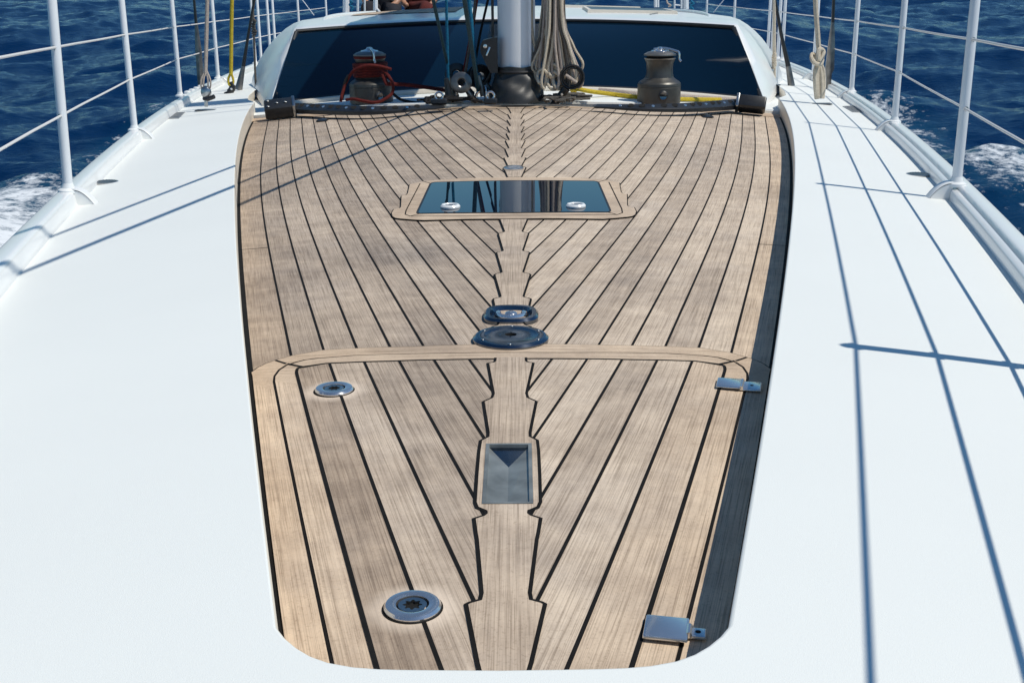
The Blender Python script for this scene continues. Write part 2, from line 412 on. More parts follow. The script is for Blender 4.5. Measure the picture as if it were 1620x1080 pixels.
def ribbon(mb, pts, w, off, base=TEAK, z=None):
    """flat strip of width w along plan points"""
    P = [Vector((p[0], p[1])) for p in pts]; Q = [P[0]]
    for a, b in zip(P[:-1], P[1:]):
        n = max(1, int((b-a).length/.08)); Q += [a.lerp(b, (i+1)/n) for i in range(n)]
    L_, R_ = [], []
    for i, p in enumerate(Q):
        d1 = (Q[min(i+1, len(Q)-1)]-p); d0 = (p-Q[max(i-1, 0)])
        d = (d1.normalized() if d1.length > 1e-9 else Vector((0, 0)))+(d0.normalized() if d0.length > 1e-9 else Vector((0, 0)))
        if d.length < 1e-6: d = d1
        d.normalize(); nrm = Vector((-d.y, d.x))
        dd = d1 if d1.length > 1e-9 else d0
        cosh = max(.5, abs(nrm.dot(Vector((-dd.y, dd.x)).normalized())))
        for lst, s in ((L_, 1), (R_, -1)):
            q = p+nrm*s*w/2/cosh; lst.append(Vector((q.x, q.y, zw(q.x)+base+off)))
    for i in range(len(Q)-1): mb.poly([L_[i], R_[i], R_[i+1], L_[i+1]], [(0, 0)]*4, (0, 0, 0))
def runs(mb, pts, w, off):
    cur = []
    for p in pts+[None]:
        if p is None or (abs(p[0]) < wx+.003 and wy0-.012 < p[1] < wy1+.012):
            if len(cur) > 1: ribbon(mb, cur, w, off)
            cur = []
        else: cur.append(p)
def sheet(mb, pts, off, base=TEAK, uvf=None, tone=(.5, .5, 0), maxe=.1):
    """filled plan polygon draped on the camber"""
    P = [Vector((p[0], p[1], 0)) for p in pts]
    tris = tessellate_polygon([P]); bm = bmesh.new(); vs = [bm.verts.new(p) for p in P]
    for t in tris:
        try: bm.faces.new([vs[i] for i in t])
        except ValueError: pass
    for _ in range(6):
        es = [e for e in bm.edges if e.calc_length() > maxe]
        if not es: break
        bmesh.ops.subdivide_edges(bm, edges=es, cuts=1)
        bmesh.ops.triangulate(bm, faces=[f for f in bm.faces if len(f.verts) > 3])
    bmesh.ops.recalc_face_normals(bm, faces=bm.faces)
    for f in bm.faces:
        q = [v.co for v in f.verts]
        if f.normal.z < 0: q = q[::-1]
        uv = [(uvf(c.x, c.y) if uvf else (c.x, c.y)) for c in q]
        mb.poly([Vector((c.x, c.y, zw(c.x)+base+off)) for c in q], uv, tone)
    bm.free()
def mir(pts): return [(-p[0], p[1]) for p in pts]
def UL(lst, base=TEAK):
    return [(p.x, p.y) for p in (U(x, y, base) for x, y in lst)]

# ------------------------------------------------------------------ teak deck
td = MB(); td.keepn = True
td.mat('teak')
strips(td, seam1, -1, 34, YF-.06, 7.95, 0, bright=(-.16, .30))
td.mat('caulk')
for side in (-1, 1):
    for k in range(0, 34):
        pts = []
        y = YF
        while y < 7.95:
            x = seam1(y)+SP*k
            if x < 0: pts.append((side*-x if side > 0 else x, y))
            y += .06
        if len(pts) > 1: runs(td, pts, .0048, .0006)
    ribbon(td, [(side*-(edge(y)-.004) if side > 0 else edge(y)-.004, y) for y in np.linspace(YF, 7.1, 60)], .012, .0004)
# butt joint in outer plank
for px in ((378, 397), (424, 391)): pass
a, b = UL([(379, 395.5), (424, 392)])
ribbon(td, [a, b], .003, .0009); ribbon(td, mir([a, b]), .003, .0009)
# far margin board following the arc
xs = np.linspace(-1.62, 1.62, 60)
band = [(x, arcY(x)-.19*(1 if abs(x) < 9 else 1)) for x in xs]+[(x, arcY(x)+.03) for x in xs[::-1]]
td.mat('teak'); sheet(td, band, .0020, uvf=lambda x, y: (y, x), tone=(.3, .75, .55), maxe=.16)
# king plank of the rear field: a notched plank (left outline, mirrored)
kz = [(345, 85), (375, 105), (412, 170), (365, 180), (405, 250), (355, 255), (405, 335), (355, 345), (397, 428), (345, 435),
      (390, 520), (335, 530), (385, 630), (330, 640), (378, 750), (315, 755), (370, 865), (310, 885), (365, 1010)]
kA = UL([(760+x/8.31, 160+y/8.31) for x, y in kz])
kz2 = [(228, 60), (285, 205), (210, 225), (270, 425), (190, 440), (258, 670), (170, 690), (245, 950), (155, 970), (182, 1105), (215, 1270), (140, 1290), (165, 1480)]
kB = UL([(760+x/7.2, 340+y/7.2) for x, y in kz2])
def softnotch(P):
    """round the nibs a little"""
    out = []
    for i, p in enumerate(P):
        if 0 < i < len(P)-1:
            a, b, c = Vector(P[i-1]), Vector(p), Vector(P[i+1])
            q = b.lerp(a, min(.25, .008/max((a-b).length, 1e-6))); r = b.lerp(c, min(.25, .008/max((c-b).length, 1e-6)))
            out += [tuple(q), tuple(b.lerp((q+r)/2, .5)), tuple(r)]
        else: out.append(tuple(p))
    return out
def king(mb, P, off, base=TEAK, tone=(.2, .45, .05)):
    P = softnotch(P)
    mb.mat('caulk'); ribbon(mb, P, .0095, off, base); ribbon(mb, mir(P), .0095, off, base)
    mb.mat('teak'); sheet(mb, P+mir(P)[::-1], off+.0006, base, uvf=lambda x, y: (x+5, y), tone=tone)
king(td, kA, .0026); king(td, kB, .0026)
# hatch surround
hz = [(1500, 229), (840, 243), (490, 272), (340, 308), (332, 350), (318, 410), (300, 428), (250, 435), (243, 560), (230, 575), (165, 585), (140, 630), (150, 665),
      (180, 682), (235, 690), (380, 702), (500, 708), (1000, 695), (1500, 691)]
H = UL([(600+x/7.04, 250+y/7.04) for x, y in hz])
H = [(min(p[0], -.001), p[1]) for p in H]; H[0] = (0, H[0][1]); H[-1] = (0, H[-1][1])
td.mat('caulk'); ribbon(td, H, .006, .0038); ribbon(td, mir(H), .006, .0038)
td.mat('teak'); sheet(td, H+mir(H)[::-1], .0044, uvf=lambda x, y: (y, x) if abs(x) < .55 else (x, y), tone=(.8, .85, .35))
td.mat('caulk')
s_ = UL([(600+x/7.04, 250+y/7.04) for x, y in [(455, 300), (300, 600), (290, 645), (345, 665), (1000, 662), (1500, 656)]])
s_ = [(min(p[0], 0), p[1]) for p in s_]
ribbon(td, s_, .0035, .0050); ribbon(td, mir(s_), .0035, .0050)
s_ = UL([(600+x/7.04, 250+y/7.04) for x, y in [(345, 665), (440, 640)]]); ribbon(td, s_, .003, .0050); ribbon(td, mir(s_), .003, .0050)
s_ = UL([(600+x/7.04, 250+y/7.04) for x, y in [(490, 275), (580, 300)]]); ribbon(td, s_, .003, .0050); ribbon(td, mir(s_), .003, .0050)
# frame board round the locker lid
o_ = UL([(398, 592), (409, 584), (421, 578), (435.7, 572.8), (463, 565), (509.6, 556.7), (556, 554), (605.6, 552), (655, 550.7), (701.5, 549), (756, 547.6), (812, 547)])
g_ = UL([(432.8, 597.8), (440, 587.8), (452, 580), (466.7, 575.5), (480, 572), (502, 569), (561, 564.5), (613, 562.8), (691, 561.5), (811, 560)])
o_[-1] = (0, o_[-1][1]); g_[-1] = (0, g_[-1][1])
ys = list(np.linspace(YF-.03, g_[0][1]-.03, 24))
gapL = [(lidG(y), y) for y in ys]+[p for p in g_]
outL = [(edge(y), y) for y in list(np.linspace(YF-.03, o_[0][1]-.02, 24))]+[p for p in o_]
td.mat('caulk')
hL = outL+[(0, wy1+.003), (-wx-.003, wy1+.003), (-wx-.003, wy0-.003), (0, wy0-.003), (0, YF-.03)]
sheet(td, hL, .0028, maxe=.1); sheet(td, mir(hL), .0028, maxe=.1)
ribbon(td, o_, .006, .0030); ribbon(td, mir(o_), .006, .0030)
td.mat('teak')
def inset(pts, d):   # shift towards the centreline side / front
    return [(p[0]+d*.7, p[1]-d*.7) for p in pts]
sheet(td, outL+gapL[::-1], .0036, uvf=lambda x, y: (x-lidG(y), y) if y < 1.85 else (y, x), tone=(.6, .85, .5))
sheet(td, mir(outL)+mir(gapL)[::-1], .0036, uvf=lambda x, y: (x+lidG(y)+7, y) if y < 1.85 else (y, x), tone=(.65, .9, .4))
td.mat('caulk')
mt = UL([(435.7, 572.8), (453, 578.5)]); ribbon(td, mt, .005, .0042); ribbon(td, mir(mt), .005, .0042)
teak_deck = td.build('teak_deck', smooth=0, kind='structure')
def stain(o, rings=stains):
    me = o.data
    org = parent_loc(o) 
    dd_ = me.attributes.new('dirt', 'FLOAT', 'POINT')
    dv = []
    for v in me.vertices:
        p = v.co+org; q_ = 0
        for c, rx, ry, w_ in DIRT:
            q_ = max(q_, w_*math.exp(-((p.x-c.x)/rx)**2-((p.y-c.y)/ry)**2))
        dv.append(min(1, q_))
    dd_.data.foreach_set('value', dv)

# ------------------------------------------------------------------ locker lid (front part of the teak), with hinges, latches and flush handle
lid = thing('locker_lid', 'teak locker lid with rounded corners filling the front of the recessed teak deck', 'locker lid', (0, 1.5, z_t(0)))
ld = MB(); ld.keepn = True
GW = .0045
lidout = [(x+GW, y-(0 if i < 24 else GW)) for i, (x, y) in enumerate(gapL)]
lidout[-1] = (0, lidout[-1][1])
ld.mat('teak')
def marg(x, y): return (abs(x)+lidM(y), y) if y < 1.86 else (y, x)
# planked field on the lid
i_ = UL([(469.5, 592), (470.5, 588), (473, 586), (478.5, 584.4), (516, 579), (566.7, 576.7), (616, 575.4), (667.8, 573.6), (717, 572.8), (763.7, 572), (811, 571.5)])
i_[-1] = (0, i_[-1][1])
ici = [p for p in i_]
def innerY(x):
    x = -abs(x)
    P = sorted(i_, key=lambda q: q[0])
    for a, b in zip(P[:-1], P[1:]):
        if a[0] <= x <= b[0]: return a[1]+(b[1]-a[1])*(x-a[0])/max(1e-6, b[0]-a[0])
    return P[0][1] if x < P[0][0] else P[-1][1]
inl0 = [(lidM(y), y) for y in np.linspace(YF-.03, i_[0][1]-.01, 20)]+i_
inl1 = [(x+.002, y-(0 if k < 20 else .002)) for k, (x, y) in enumerate(inl0)]
for mm_, ff in ((lidout+inl1[::-1], lambda P: P), (lidout+inl1[::-1], mir)):
    sheet(ld, ff(mm_), .0042, uvf=marg, tone=(.4 if ff is mir else .55, .85, .35), maxe=.08)
# field strips, finely meshed for the stains
strips(ld, lidM, 0, 12, YF-.03, 2.3, .0048, bright=(-.22, .24), step=.012, ymax=innerY)
ld.mat('caulk')
inl = [(lidM(y), y) for y in np.linspace(YF-.03, i_[0][1]-.01, 20)]+i_
ribbon(ld, inl, .0055, .0053); ribbon(ld, mir(inl), .0055, .0053)
for side in (-1, 1):
    for k in range(1, 9):
        pts = [(lidM(y)+SP*k, y) for y in np.linspace(YF-.02, 2.3, 400)]
        pts = [p for p in pts if p[0] < 0 and p[1] < innerY(p[0])]
        if len(pts) > 1: runs(ld, pts if side < 0 else mir(pts), .0048, .0054)
mt = UL([(455, 579.5), (478.5, 584.4)]); ribbon(ld, mt, .005, .0056); ribbon(ld, mir(mt), .005, .0056)
kl = UL([(786, 570.5), (785.5, 576), (783, 578.5), (774, 580), (783, 628), (780.5, 635), (767, 641), (774.9, 690), (774.5, 697), (763, 703), (760.4, 719.6), (757, 760), (754.4, 801), (757.4, 808.5), (771.5, 814.4),
         (772, 819), (767, 823), (753, 827.5), (756, 850), (757.8, 860), (765.6, 945.6), (763, 957), (744.8, 962), (741, 964), (759, 1055.7), (764, 1075)])
P = kl; ld.mat('caulk'); ribbon(ld, P, .0095, .0060); ribbon(ld, mir(P), .0095, .0060)
# the king plank leaves a hole for the flush handle: two halves and two bridges
ld.mat('teak')
def half(P, s):
    # polygon from outline to centre, notched round the well
    inner = [(0, P[-1][1]), (0, wy0), (-wx, wy0), (-wx, wy1), (0, wy1), (0, P[0][1])]
    poly = P+inner
    return poly if s < 0 else mir(poly)
for s in (-1, 1): sheet(ld, half(kl, s), .0066, uvf=lambda x, y: (x+9, y), tone=(.25, .55, .1))
lidtop = ld.build('planked_top', parent=lid, smooth=0)
stain(lidtop)
# thickness skirt under the lid
sk = MB(); sk.mat('teak')
rows = [[Vector((x, y, z_t(x, .0038))) for x, y in lidout+mir(lidout)[::-1]], [Vector((x, y, z_t(x, .0030))) for x, y in lidout+mir(lidout)[::-1]]]
sk.grid(rows, closed=True); sk.build('edge_board', parent=lid, smooth=0)
# flush handle well
M['brushed'] = simple('brushed_steel', (.30, .31, .29), .42, metal=.55, noise=.35, nscale=22)
fh = MB(); fh.mat('brushed'); zc = z_t(0)
zt_ = zc+.0074
X0, X1, Y0, Y1 = -wx, wx, wy0, wy1
lip = .004
outer = [(X0-.001, Y0-.001), (X1+.001, Y0-.001), (X1+.001, Y1+.001), (X0-.001, Y1+.001)]
inn = [(X0+lip, Y0+lip), (X1-lip, Y0+lip), (X1-lip, Y1-lip), (X0+lip, Y1-lip)]
ov = [fh.vert((x, y, zt_)) for x, y in outer]; iv = [fh.vert((x, y, zt_)) for x, y in inn]
for k in range(4): fh.face((ov[k], ov[(k+1) % 4], iv[(k+1) % 4], iv[k]))
dz = .011; hy = U(804, 735, TEAK).y
b0 = fh.vert((X0+lip, Y0+lip, zt_-.003)); b1 = fh.vert((X1-lip, Y0+lip, zt_-.003))
b2 = fh.vert((X1-lip, Y1-lip, zt_-.005)); b3 = fh.vert((X0+lip, Y1-lip, zt_-.005))
v0 = fh.vert((0, Y0+lip, zt_-.008)); v1 = fh.vert((0, hy, zt_-dz))
fh.face((iv[0], iv[1], b1, v0, b0)); fh.face((iv[1], iv[2], b2, b1)); fh.face((iv[2], iv[3], b3, b2)); fh.face((iv[3], iv[0], b0, b3))
fh.face((b0, v0, v1, b3)); fh.face((v0, b1, b2, v1))
fh.mat('darkmetal'); fh.face((b3, v1, b2))
fh.build('flush_handle', parent=lid, smooth=0)
# round deck sockets
def socket(parent, c, r, rot):
    z = c.z; m = MB(); m.mat('chrome')
    m.lathe([(r*.56, .002), (r*.58, .0055), (r*.75, .0068), (r*.93, .0058), (r, .003), (r, -.004)], (c.x, c.y, z), 40, cap=False)
    m.mat('caulk'); m.lathe([(r, .0008), (r*1.06, .0008), (r*1.07, -.002)], (c.x, c.y, z+.0), 40, cap=False)
    m.lathe([(r*.50, .0025), (r*.57, .0025)], (c.x, c.y, z), 40, cap=False)
    o = m.build('latch_ring', parent=parent)
    p = MB(); p.mat('satin')
    n = 8; out = []; inn_ = []
    for k in range(n*4):
        a = 2*PI*k/(n*4)+rot; rr = r*(.34 if (k % 4) in (1, 2) else .25)
        out.append(Vector((c.x+r*.5*math.cos(a), c.y+r*.5*math.sin(a), z+.0045))); inn_.append(Vector((c.x+rr*math.cos(a), c.y+rr*math.sin(a), z+.0045)))
    low = [v-Vector((0, 0, .0038)) for v in inn_]
    ids = p.grid([out, inn_, low], closed=True); p.mat('hole'); p.face(ids[-1])
    p.build('key_socket', parent=o, smooth=0)
for (px, py), rot in (((529, 622), .2), ((653, 968), .5)):
    c = U(px, py, TEAK); c.z = z_t(c.x, .0048)
    socket(lid, c, .0305 if py > 700 else .0315, rot)
# hinges
def plate(mb, c, sx, sy, h, rot=0, bev=.003):
    mb.box(c, (sx, sy, h), Matrix.Rotation(rot, 3, 'Z'), bev)
def hinge(pl, pr, ws, hs, name='hinge'):
    m = MB(); m.mat('chrome')
    rot = math.atan2(pr[1]-pl[1], pr[0]-pl[0])
    mid = Vector(((pl[0]+pr[0])/2, (pl[1]+pr[1])/2)); L_ = math.hypot(pr[0]-pl[0], pr[1]-pl[1])
    d = Vector((math.cos(rot), math.sin(rot)))
    wl = L_*ws[0]; wr = L_*(1-ws[0])
    ca = Vector(pl)+d*wl/2; cb = Vector(pr)-d*wr/2
    plate(m, (ca.x, ca.y, z_t(ca.x, .0095)), wl-.001, hs[0], .005, rot, .002)
    o = m.build(name, parent=lid)
    m2 = MB(); m2.mat('chrome')
    plate(m2, (cb.x, cb.y, z_t(cb.x, .0075)), wr-.001, hs[1], .005, rot, .002)
    j = Vector(pl)+d*wl; e = Vector((-d.y, d.x))*hs[1]/2
    m2.tube([(j.x-e.x, j.y-e.y, z_t(j.x, .010)), (j.x+e.x, j.y+e.y, z_t(j.x, .010))], .0035, 10)
    m2.mat('hole'); m2.lathe([(.003, 0), (.0001, .0002)], (cb.x, cb.y, z_t(cb.x, .0102)), 10)
    m2.build('hinge_leaf', parent=o)
a, b = UL([(1133, 613), (1205, 620)]); hinge(a, b, (.56,), (.044, .040))
a, b = UL([(1018, 1003), (1118, 1014)]); hinge(a, b, (.72,), (.044, .018))

# ------------------------------------------------------------------ flush deck hatch
def zt3(p, off): return Vector((p[0], p[1], z_t(p[0], off)))
gl = UL([(683.8, 292), (681, 293.5), (661, 337), (660.5, 339), (663, 340.6)])
gl = [(0, UL([(813, 288.4)])[0][1]), (gl[0][0]+.01, UL([(813, 288.8)])[0][1])]+gl+[(0, UL([(810, 339.5)])[0][1])]
hatch = thing('deck_hatch', 'flush dark tinted deck hatch set in the teak between two round pull handles', 'hatch', (0, 3.4, z_t(0)))
m = MB(); m.keepn = True; m.mat('hatchglass'); 
full = gl+mir(gl)[::-1][1:-1]
# flat acrylic lying on a straight frame (slightly proud of the crown)
cz_ = z_t(0, .0052)
ids = [m.vert((x, y, cz_+.0006-.03*x*x)) for x, y in full]
m.mat('hatchglass')
sheet(m, full, .0060, tone=(0, 0, 0)); m.build('acrylic_pane', parent=hatch, smooth=60)
m = MB(); m.mat('rubber'); ribbon(m, full+[full[0], full[1]], .006, .0063); m.build('gasket', parent=hatch, smooth=0)
for px, py in ((712.5, 331), (911, 330)):
    c = U(px, py, TEAK); c.z = z_t(c.x, .006); r = .0295
    m = MB(); m.mat('gloss'); m.lathe([(r, 0), (r, .004), (r*.86, .009), (r*.7, .009), (r*.62, .006)], c, 32, cap=False)
    m.mat('satin'); m.lathe([(r*.62, .006), (r*.3, .003), (.0005, .003)], c, 32, cap=False)
    m.build('pull_handle', parent=hatch)

# ------------------------------------------------------------------ round plate, oval fitting, small fittings on the teak
c = U(808, 539, TEAK); c.z = z_t(c.x, .004)
t = thing('deck_plate', 'large round dark chromed deck plate with centre socket on the teak centreline', 'deck plate', c)
m = MB(); m.mat('darkmetal'); r = .0705
m.lathe([(r, -.004), (r, .003), (r*.93, .007), (r*.72, .0085), (r*.68, .0075), (r*.3, .0085), (r*.16, .0085)], c, 56, cap=False)
m.mat('hole'); m.lathe([(r*.16, .0085), (r*.13, .002), (.0005, .002)], c, 20, cap=False)
m.build('disc', parent=t)
for k in range(6):
    a_ = k*PI/3+.5; q = c+Vector((math.cos(a_)*r*.83, math.sin(a_)*r*.83, .0078))
    m = MB(); m.mat('satin'); m.lathe([(.0036, 0), (.003, .0008), (.0005, .0008)], q, 12); m.build('screw', parent=t)
c = U(808.5, 502, TEAK); c.z = z_t(c.x, .004)
t = thing('folding_padeye', 'dark oval folding padeye recessed in the teak just behind the large round plate', 'padeye', c)
m = MB(); m.mat('darkmetal')
def sell(a, b, n=40, e=3.0):
    return [(math.copysign(abs(math.cos(2*PI*k/n))**(2/e), math.cos(2*PI*k/n))*a, math.copysign(abs(math.sin(2*PI*k/n))**(2/e), math.sin(2*PI*k/n))*b) for k in range(n)]
rows = []
for (a_, b_, z_) in ((.0545, .059, -.004), (.0545, .059, .003), (.050, .054, .0075), (.042, .046, .0075), (.038, .042, -.001), (.020, .020, -.004)):
    rows.append([c+Vector((x, y, z_)) for x, y in sell(a_, b_)])
ids = m.grid(rows, closed=True); m.face(ids[-1]); m.build('base_plate', parent=t)
m = MB(); m.mat('chrome'); m.torus(c+Vector((0, .002, .003)), .026, .0055, n=28, a0=PI*.9, a1=2*PI+PI*.1); m.sphere(c+Vector((0, .004, .002)), .013, 14, (1, 1, .5)); m.build('folding_ring', parent=t)
c = U(812.5, 268.5, TEAK); c.z = z_t(c.x, .0044)
t = thing('filler_cap', 'small oval chrome deck filler on the centreline behind the hatch', 'deck filler', c)
m = MB(); m.mat('chrome')
rows = [[c+Vector((x, y, z_)) for x, y in sell(a_, b_, 32, 2.3)] for a_, b_, z_ in ((.036, .05, -.004), (.036, .05, .004), (.030, .043, .006), (.016, .02, .004))]
ids = m.grid(rows, closed=True); m.face(ids[-1]); m.build('cap', parent=t)
for px, py, w in ((511.5, 191, .055), (1118, 185, .055)):
    c = U(px, py, TEAK); c.z = z_t(c.x, .0045)
    t = thing('flush_vent', 'small black slot fitting in the teak near the '+('red-roped' if px < 800 else 'bare')+' winch', 'vent', c, 'slot fittings at the aft edge of the teak')
    m = MB(); m.mat('black'); m.box(c, (w, .13, .006), None, .0015); m.build('slot_frame', parent=t)
    m = MB(); m.mat('satin'); m.box(c+Vector((.004, .01, .0042)), (w*.45, .03, .003), None, .001); m.build('slider', parent=t)

# ------------------------------------------------------------------ white deck, hull, toe rails
FOOT_L = [(108, 302), (213, 206), (285, 152), (345, 124)]
FOOT_R = [(1513, 292), (1415, 193), (1347, 145), (1287, 117)]
fp = [U(x, y, .045) for x, y in FOOT_L+FOOT_R+[(400, 102), (419, 94), (1215, 89), (1236, 95)]]
print('feet', [(round(p.x, 2), round(p.y, 2)) for p in fp])
Yd = [p.y for p in fp]+[2.59, 2.5, 1.74]; Xd = [abs(p.x) for p in fp]+[1.165, 1.14, .93]
hc = np.polyfit(np.array(Yd), np.array(Xd), 3)
hullpts = None
def halfbeam(y):                        # stanchion line
    if y < 1.5:
        h = float(np.polyval(hc, 1.5)); t = max(0, (y+2.2)/3.7); return h*t**.62
    if y > 11.5:
        return float(np.polyval(hc, 11.5))+.06*(1-math.exp(-(y-11.5)/3))
    return float(np.polyval(hc, y))
RIM = .024
def rimcurve():
    front = UL([(806, 1057), (700, 1056.5), (640, 1056), (600, 1055), (560, 1052), (520, 1045), (492, 1035), (470, 1022), (452, 1007), (440, 992)], 0)
    front[0] = (0, front[0][1])
    y = front[-1][1]; c = front[:]
    off = front[-1][0]-rimL(y)
    n = 0
    while y < 6.85:
        y += .07; n += 1
        c.append((rimL(y)+off*max(0, 1-n/6), y))
    return c
rim = rimcurve()
rim += [(rim[-1][0]-.10, 7.15), (rim[-1][0]-.17, 7.5), (-1.74, 7.9), (-1.76, 8.3), (-1.70, 9.0), (-1.6, 12), (-1.6, 22)]
dk = MB(); dk.mat('gelcoat')
for s in (-1, 1):
    rows = []
    nfront = 10
    for i, (x, y) in enumerate(rim):
        yo = -2.15+(y+2.15)*min(1, ((i+1)/nfront))**.8 if i < nfront else y
        xo = -(halfbeam(yo)-.02)*(0 if i == 0 else 1)
        if i == 0: yo = -2.15
        row = []
        for j in range(15):
            f = j/14
            # small rounded lip at the rim
            X = x+(xo-x)*(f if j else 0); Y = y+(yo-y)*f
            row.append(Vector((-s*X if s > 0 else X, Y, zw(X))))
        lip0 = Vector((-s*x if s > 0 else x, y, zw(x)-.006)); 
        rows.append(row)
    dk.grid(rows)
    # vertical face of the recess
    dk.mat('cream')
    n = len(rim)-7
    w = [[Vector((-s*x if s > 0 else x, y, zw(x))) for x, y in rim[:n+3]], [Vector((-s*(x+.001) if s > 0 else x+.001, y, zw(x)-.095)) for x, y in rim[:n+3]]]
    dk.grid(w); dk.mat('gelcoat')
deck = dk.build('deck', kind='structure', smooth=40)
bm_ = deck.modifiers.new('soft', 'BEVEL'); bm_.width = .004; bm_.segments = 3; bm_.limit_method = 'ANGLE'; bm_.angle_limit = R(50)
# hull shell
hu = MB(); hu.mat('hull')
rows = []
ysh = list(np.linspace(-2.2, 1.4, 14))+list(np.linspace(1.8, 21.5, 40))
for fz, sc in ((0, 1.0), (.25, .985), (.5, .955), (.75, .91), (1.0, .84)):
    r_ = []
    for y in ysh:
        hb = (halfbeam(y)+.022)*sc; z = (zw(hb)+.03)*(1-fz)+(-2.6)*fz
        r_.append(Vector((-hb, y+.5*fz*(1-max(0, min(1, (y+2)/6))), z)))
    r2 = [Vector((-p.x, p.y, p.z)) for p in r_][::-1]
    rows.append(r_+r2)
hu.grid(rows); 
hull = hu.build('yacht_hull', label='white hull of the sailing yacht below the deck edge', cat='hull')
# toe rails: moulded bulwark on each side
for s, lb in ((-1, 'left'), (1, 'right')):
    m = MB(); m.mat('gloss')
    prof = [(-.042, -.003), (-.037, .003), (-.034, .014), (-.031, .033), (-.027, .041), (-.021, .0445), (-.014, .045), (.014, .045), (.021, .041), (.024, .028), (.024, -.03)]
    if s > 0: prof = [(-.050, -.004), (-.048, .026), (-.044, .031), (-.030, .034), (-.0285, .032), (-.027, .034), (-.024, .043), (-.017, .0465), (.014, .0465), (.021, .042), (.024, .028), (.024, -.03)]
    rows = []
    for y in list(np.linspace(-1.9, 3, 40))+list(np.linspace(3.15, 20, 90)):
        hb = halfbeam(y); rows.append([Vector((s*(hb+dx), y, zw(hb+(dx if dx < 0 else 0))+dzz)) for dx, dzz in prof])
    m.grid(rows)
    m.build('toe_rail', label='moulded white toe rail along the %s edge of the deck' % lb, cat='toe rail', group='toe rails', smooth=50)
# a hairline joint along the right cap
# platform at the mast foot
pf = MB(); pf.mat('gelcoat')
xs = np.linspace(-1.78, 1.78, 61)
rows = []
def pz(x): return zw(x)+PLAT
rows.append([Vector((x, arcY(x), z_t(x, -.01))) for x in xs]); rows.append([Vector((x, arcY(x)+.002, pz(x)-.003)) for x in xs]); rows.append([Vector((x, arcY(x)+.010, pz(x))) for x in xs])
for f in np.linspace(.1, 1, 8): rows.append([Vector((x, arcY(x)+.01+(8.9-arcY(x))*f, pz(x))) for x in xs])
pf.grid(rows); pf.build('mast_platform', kind='structure', smooth=40)
# teak laid on the platform
tp = MB(); tp.keepn = True; tp.mat('teak')
strips(tp, seam1, 8, 40, 7.2, 8.75, .002, base=PLAT, bright=(.1, .3), limit=lambda p: p[1]-arcY(p[0])-.17)
tp.mat('caulk')
for side in (-1, 1):
    for k in range(8, 40):
        pts = [(seam1(y)+SP*k, y) for y in np.linspace(7.2, 8.7, 30)]
        pts = [p for p in pts if p[0] < 0 and p[1] > arcY(p[0])+.17]
        if len(pts) > 1: ribbon(tp, pts if side < 0 else mir(pts), .006, .0028, base=PLAT)
tp.build('mast_teak', kind='structure', smooth=0)

# drains and vents on the side decks
for px, py, lb in ((168, 289, 'left'), (1453, 277, 'right')):
    c = U(px, py, 0); c.z = zw(c.x)+.002
    t = thing('deck_drain', 'small round grey drain in the white %s side deck beside the nearest stanchion' % lb, 'drain', c, 'deck drains')
    m = MB(); m.mat('satin'); m.lathe([(.040, -.001), (.040, .002), (.034, .003)], c, 28, cap=False); m.mat('greyrod'); m.lathe([(.034, .0025), (.0005, .0024)], c, 28, cap=False)
    m.mat('satin')
    for k in range(-3, 4): m.box(c+Vector((k*.009, 0, .003)), (.003, 2*math.sqrt(max(1e-4, .033**2-(k*.009)**2)), .002))
    m.build('grating', parent=t)
for quad, lb in ((((257, 188), (272, 178), (293, 177), (283, 187)), 'left'), (((1333, 168), (1352, 167), (1371, 178), (1349, 177)), 'right')):
    Q = [U(*q, .003) for q in quad]; c = sum(Q, Vector())/4
    t = thing('deck_vent', 'flush grey rectangular grating on the white %s side deck' % lb, 'vent', c, 'deck gratings')
    m = MB(); m.mat('ventgrey'); top = Q; m.poly(top); m.grid([top, [q-Vector((0, 0, .004)) for q in top]], closed=True); m.build('frame', parent=t, smooth=0)
    m = MB(); m.mat('hole')
    for k in range(1, 7):
        f = k/7; a_ = Q[0].lerp(Q[1], f); b_ = Q[3].lerp(Q[2], f); m.tube([a_.lerp(b_, .08)+Vector((0, 0, .000)), a_.lerp(b_, .92)+Vector((0, 0, .000))], .0012, 6)
    m.build('slots', parent=t)

# ------------------------------------------------------------------ stanchions and lifelines
HS = .665; ZL, ZU, ZT = .222, .415, .635
def make_stanchion(side):
    t = thing('stanchion', 'x', 'stanchion', (0, 0, 0), 'lifeline stanchions')
    m = MB(); m.mat('tube'); m.tube([(0, 0, .0), (0, 0, HS-.01), (0, 0, HS)], [.0145, .0135, .009], 16); m.build('post', parent=t)
    b = MB(); b.mat('gloss')
    b.lathe([(.030, -.004), (.029, .004), (.020, .010), (.0155, .022), (.0150, .024)], (0, 0, 0), 24)
    # fan shaped web reaching down inboard to the deck
    rows = []
    for k in range(9):
        f = k/8; x = -side*(.015+.075*f); z = .007-.058*f**2.2
        rows.append([Vector((x, -.017, z)), Vector((x, -.014, z+.004)), Vector((x, .014, z+.004)), Vector((x, .017, z))])
    b.grid(rows)
    low = [Vector((-side*(.015+.075*k/8), -.016, .004-.058*(k/8)**2.2)) for k in range(9)]
    fl = [Vector((p.x, p.y, -.055)) for p in low]; b.grid([low, fl]); b.grid([[Vector((p.x, .016, p.z)) for p in low], [Vector((p.x, .016, -.055)) for p in low]])
    b.build('foot_bracket', parent=t)
    for z in (ZL, ZU, ZT):
        m = MB(); m.mat('satin'); m.tube([(0, -.019, z), (0, .019, z)], .006, 8); m.build('wire_ferrule', parent=t)
    return t
protoL = make_stanchion(-1); protoR = make_stanchion(1)
usedp = {-1: False, 1: False}
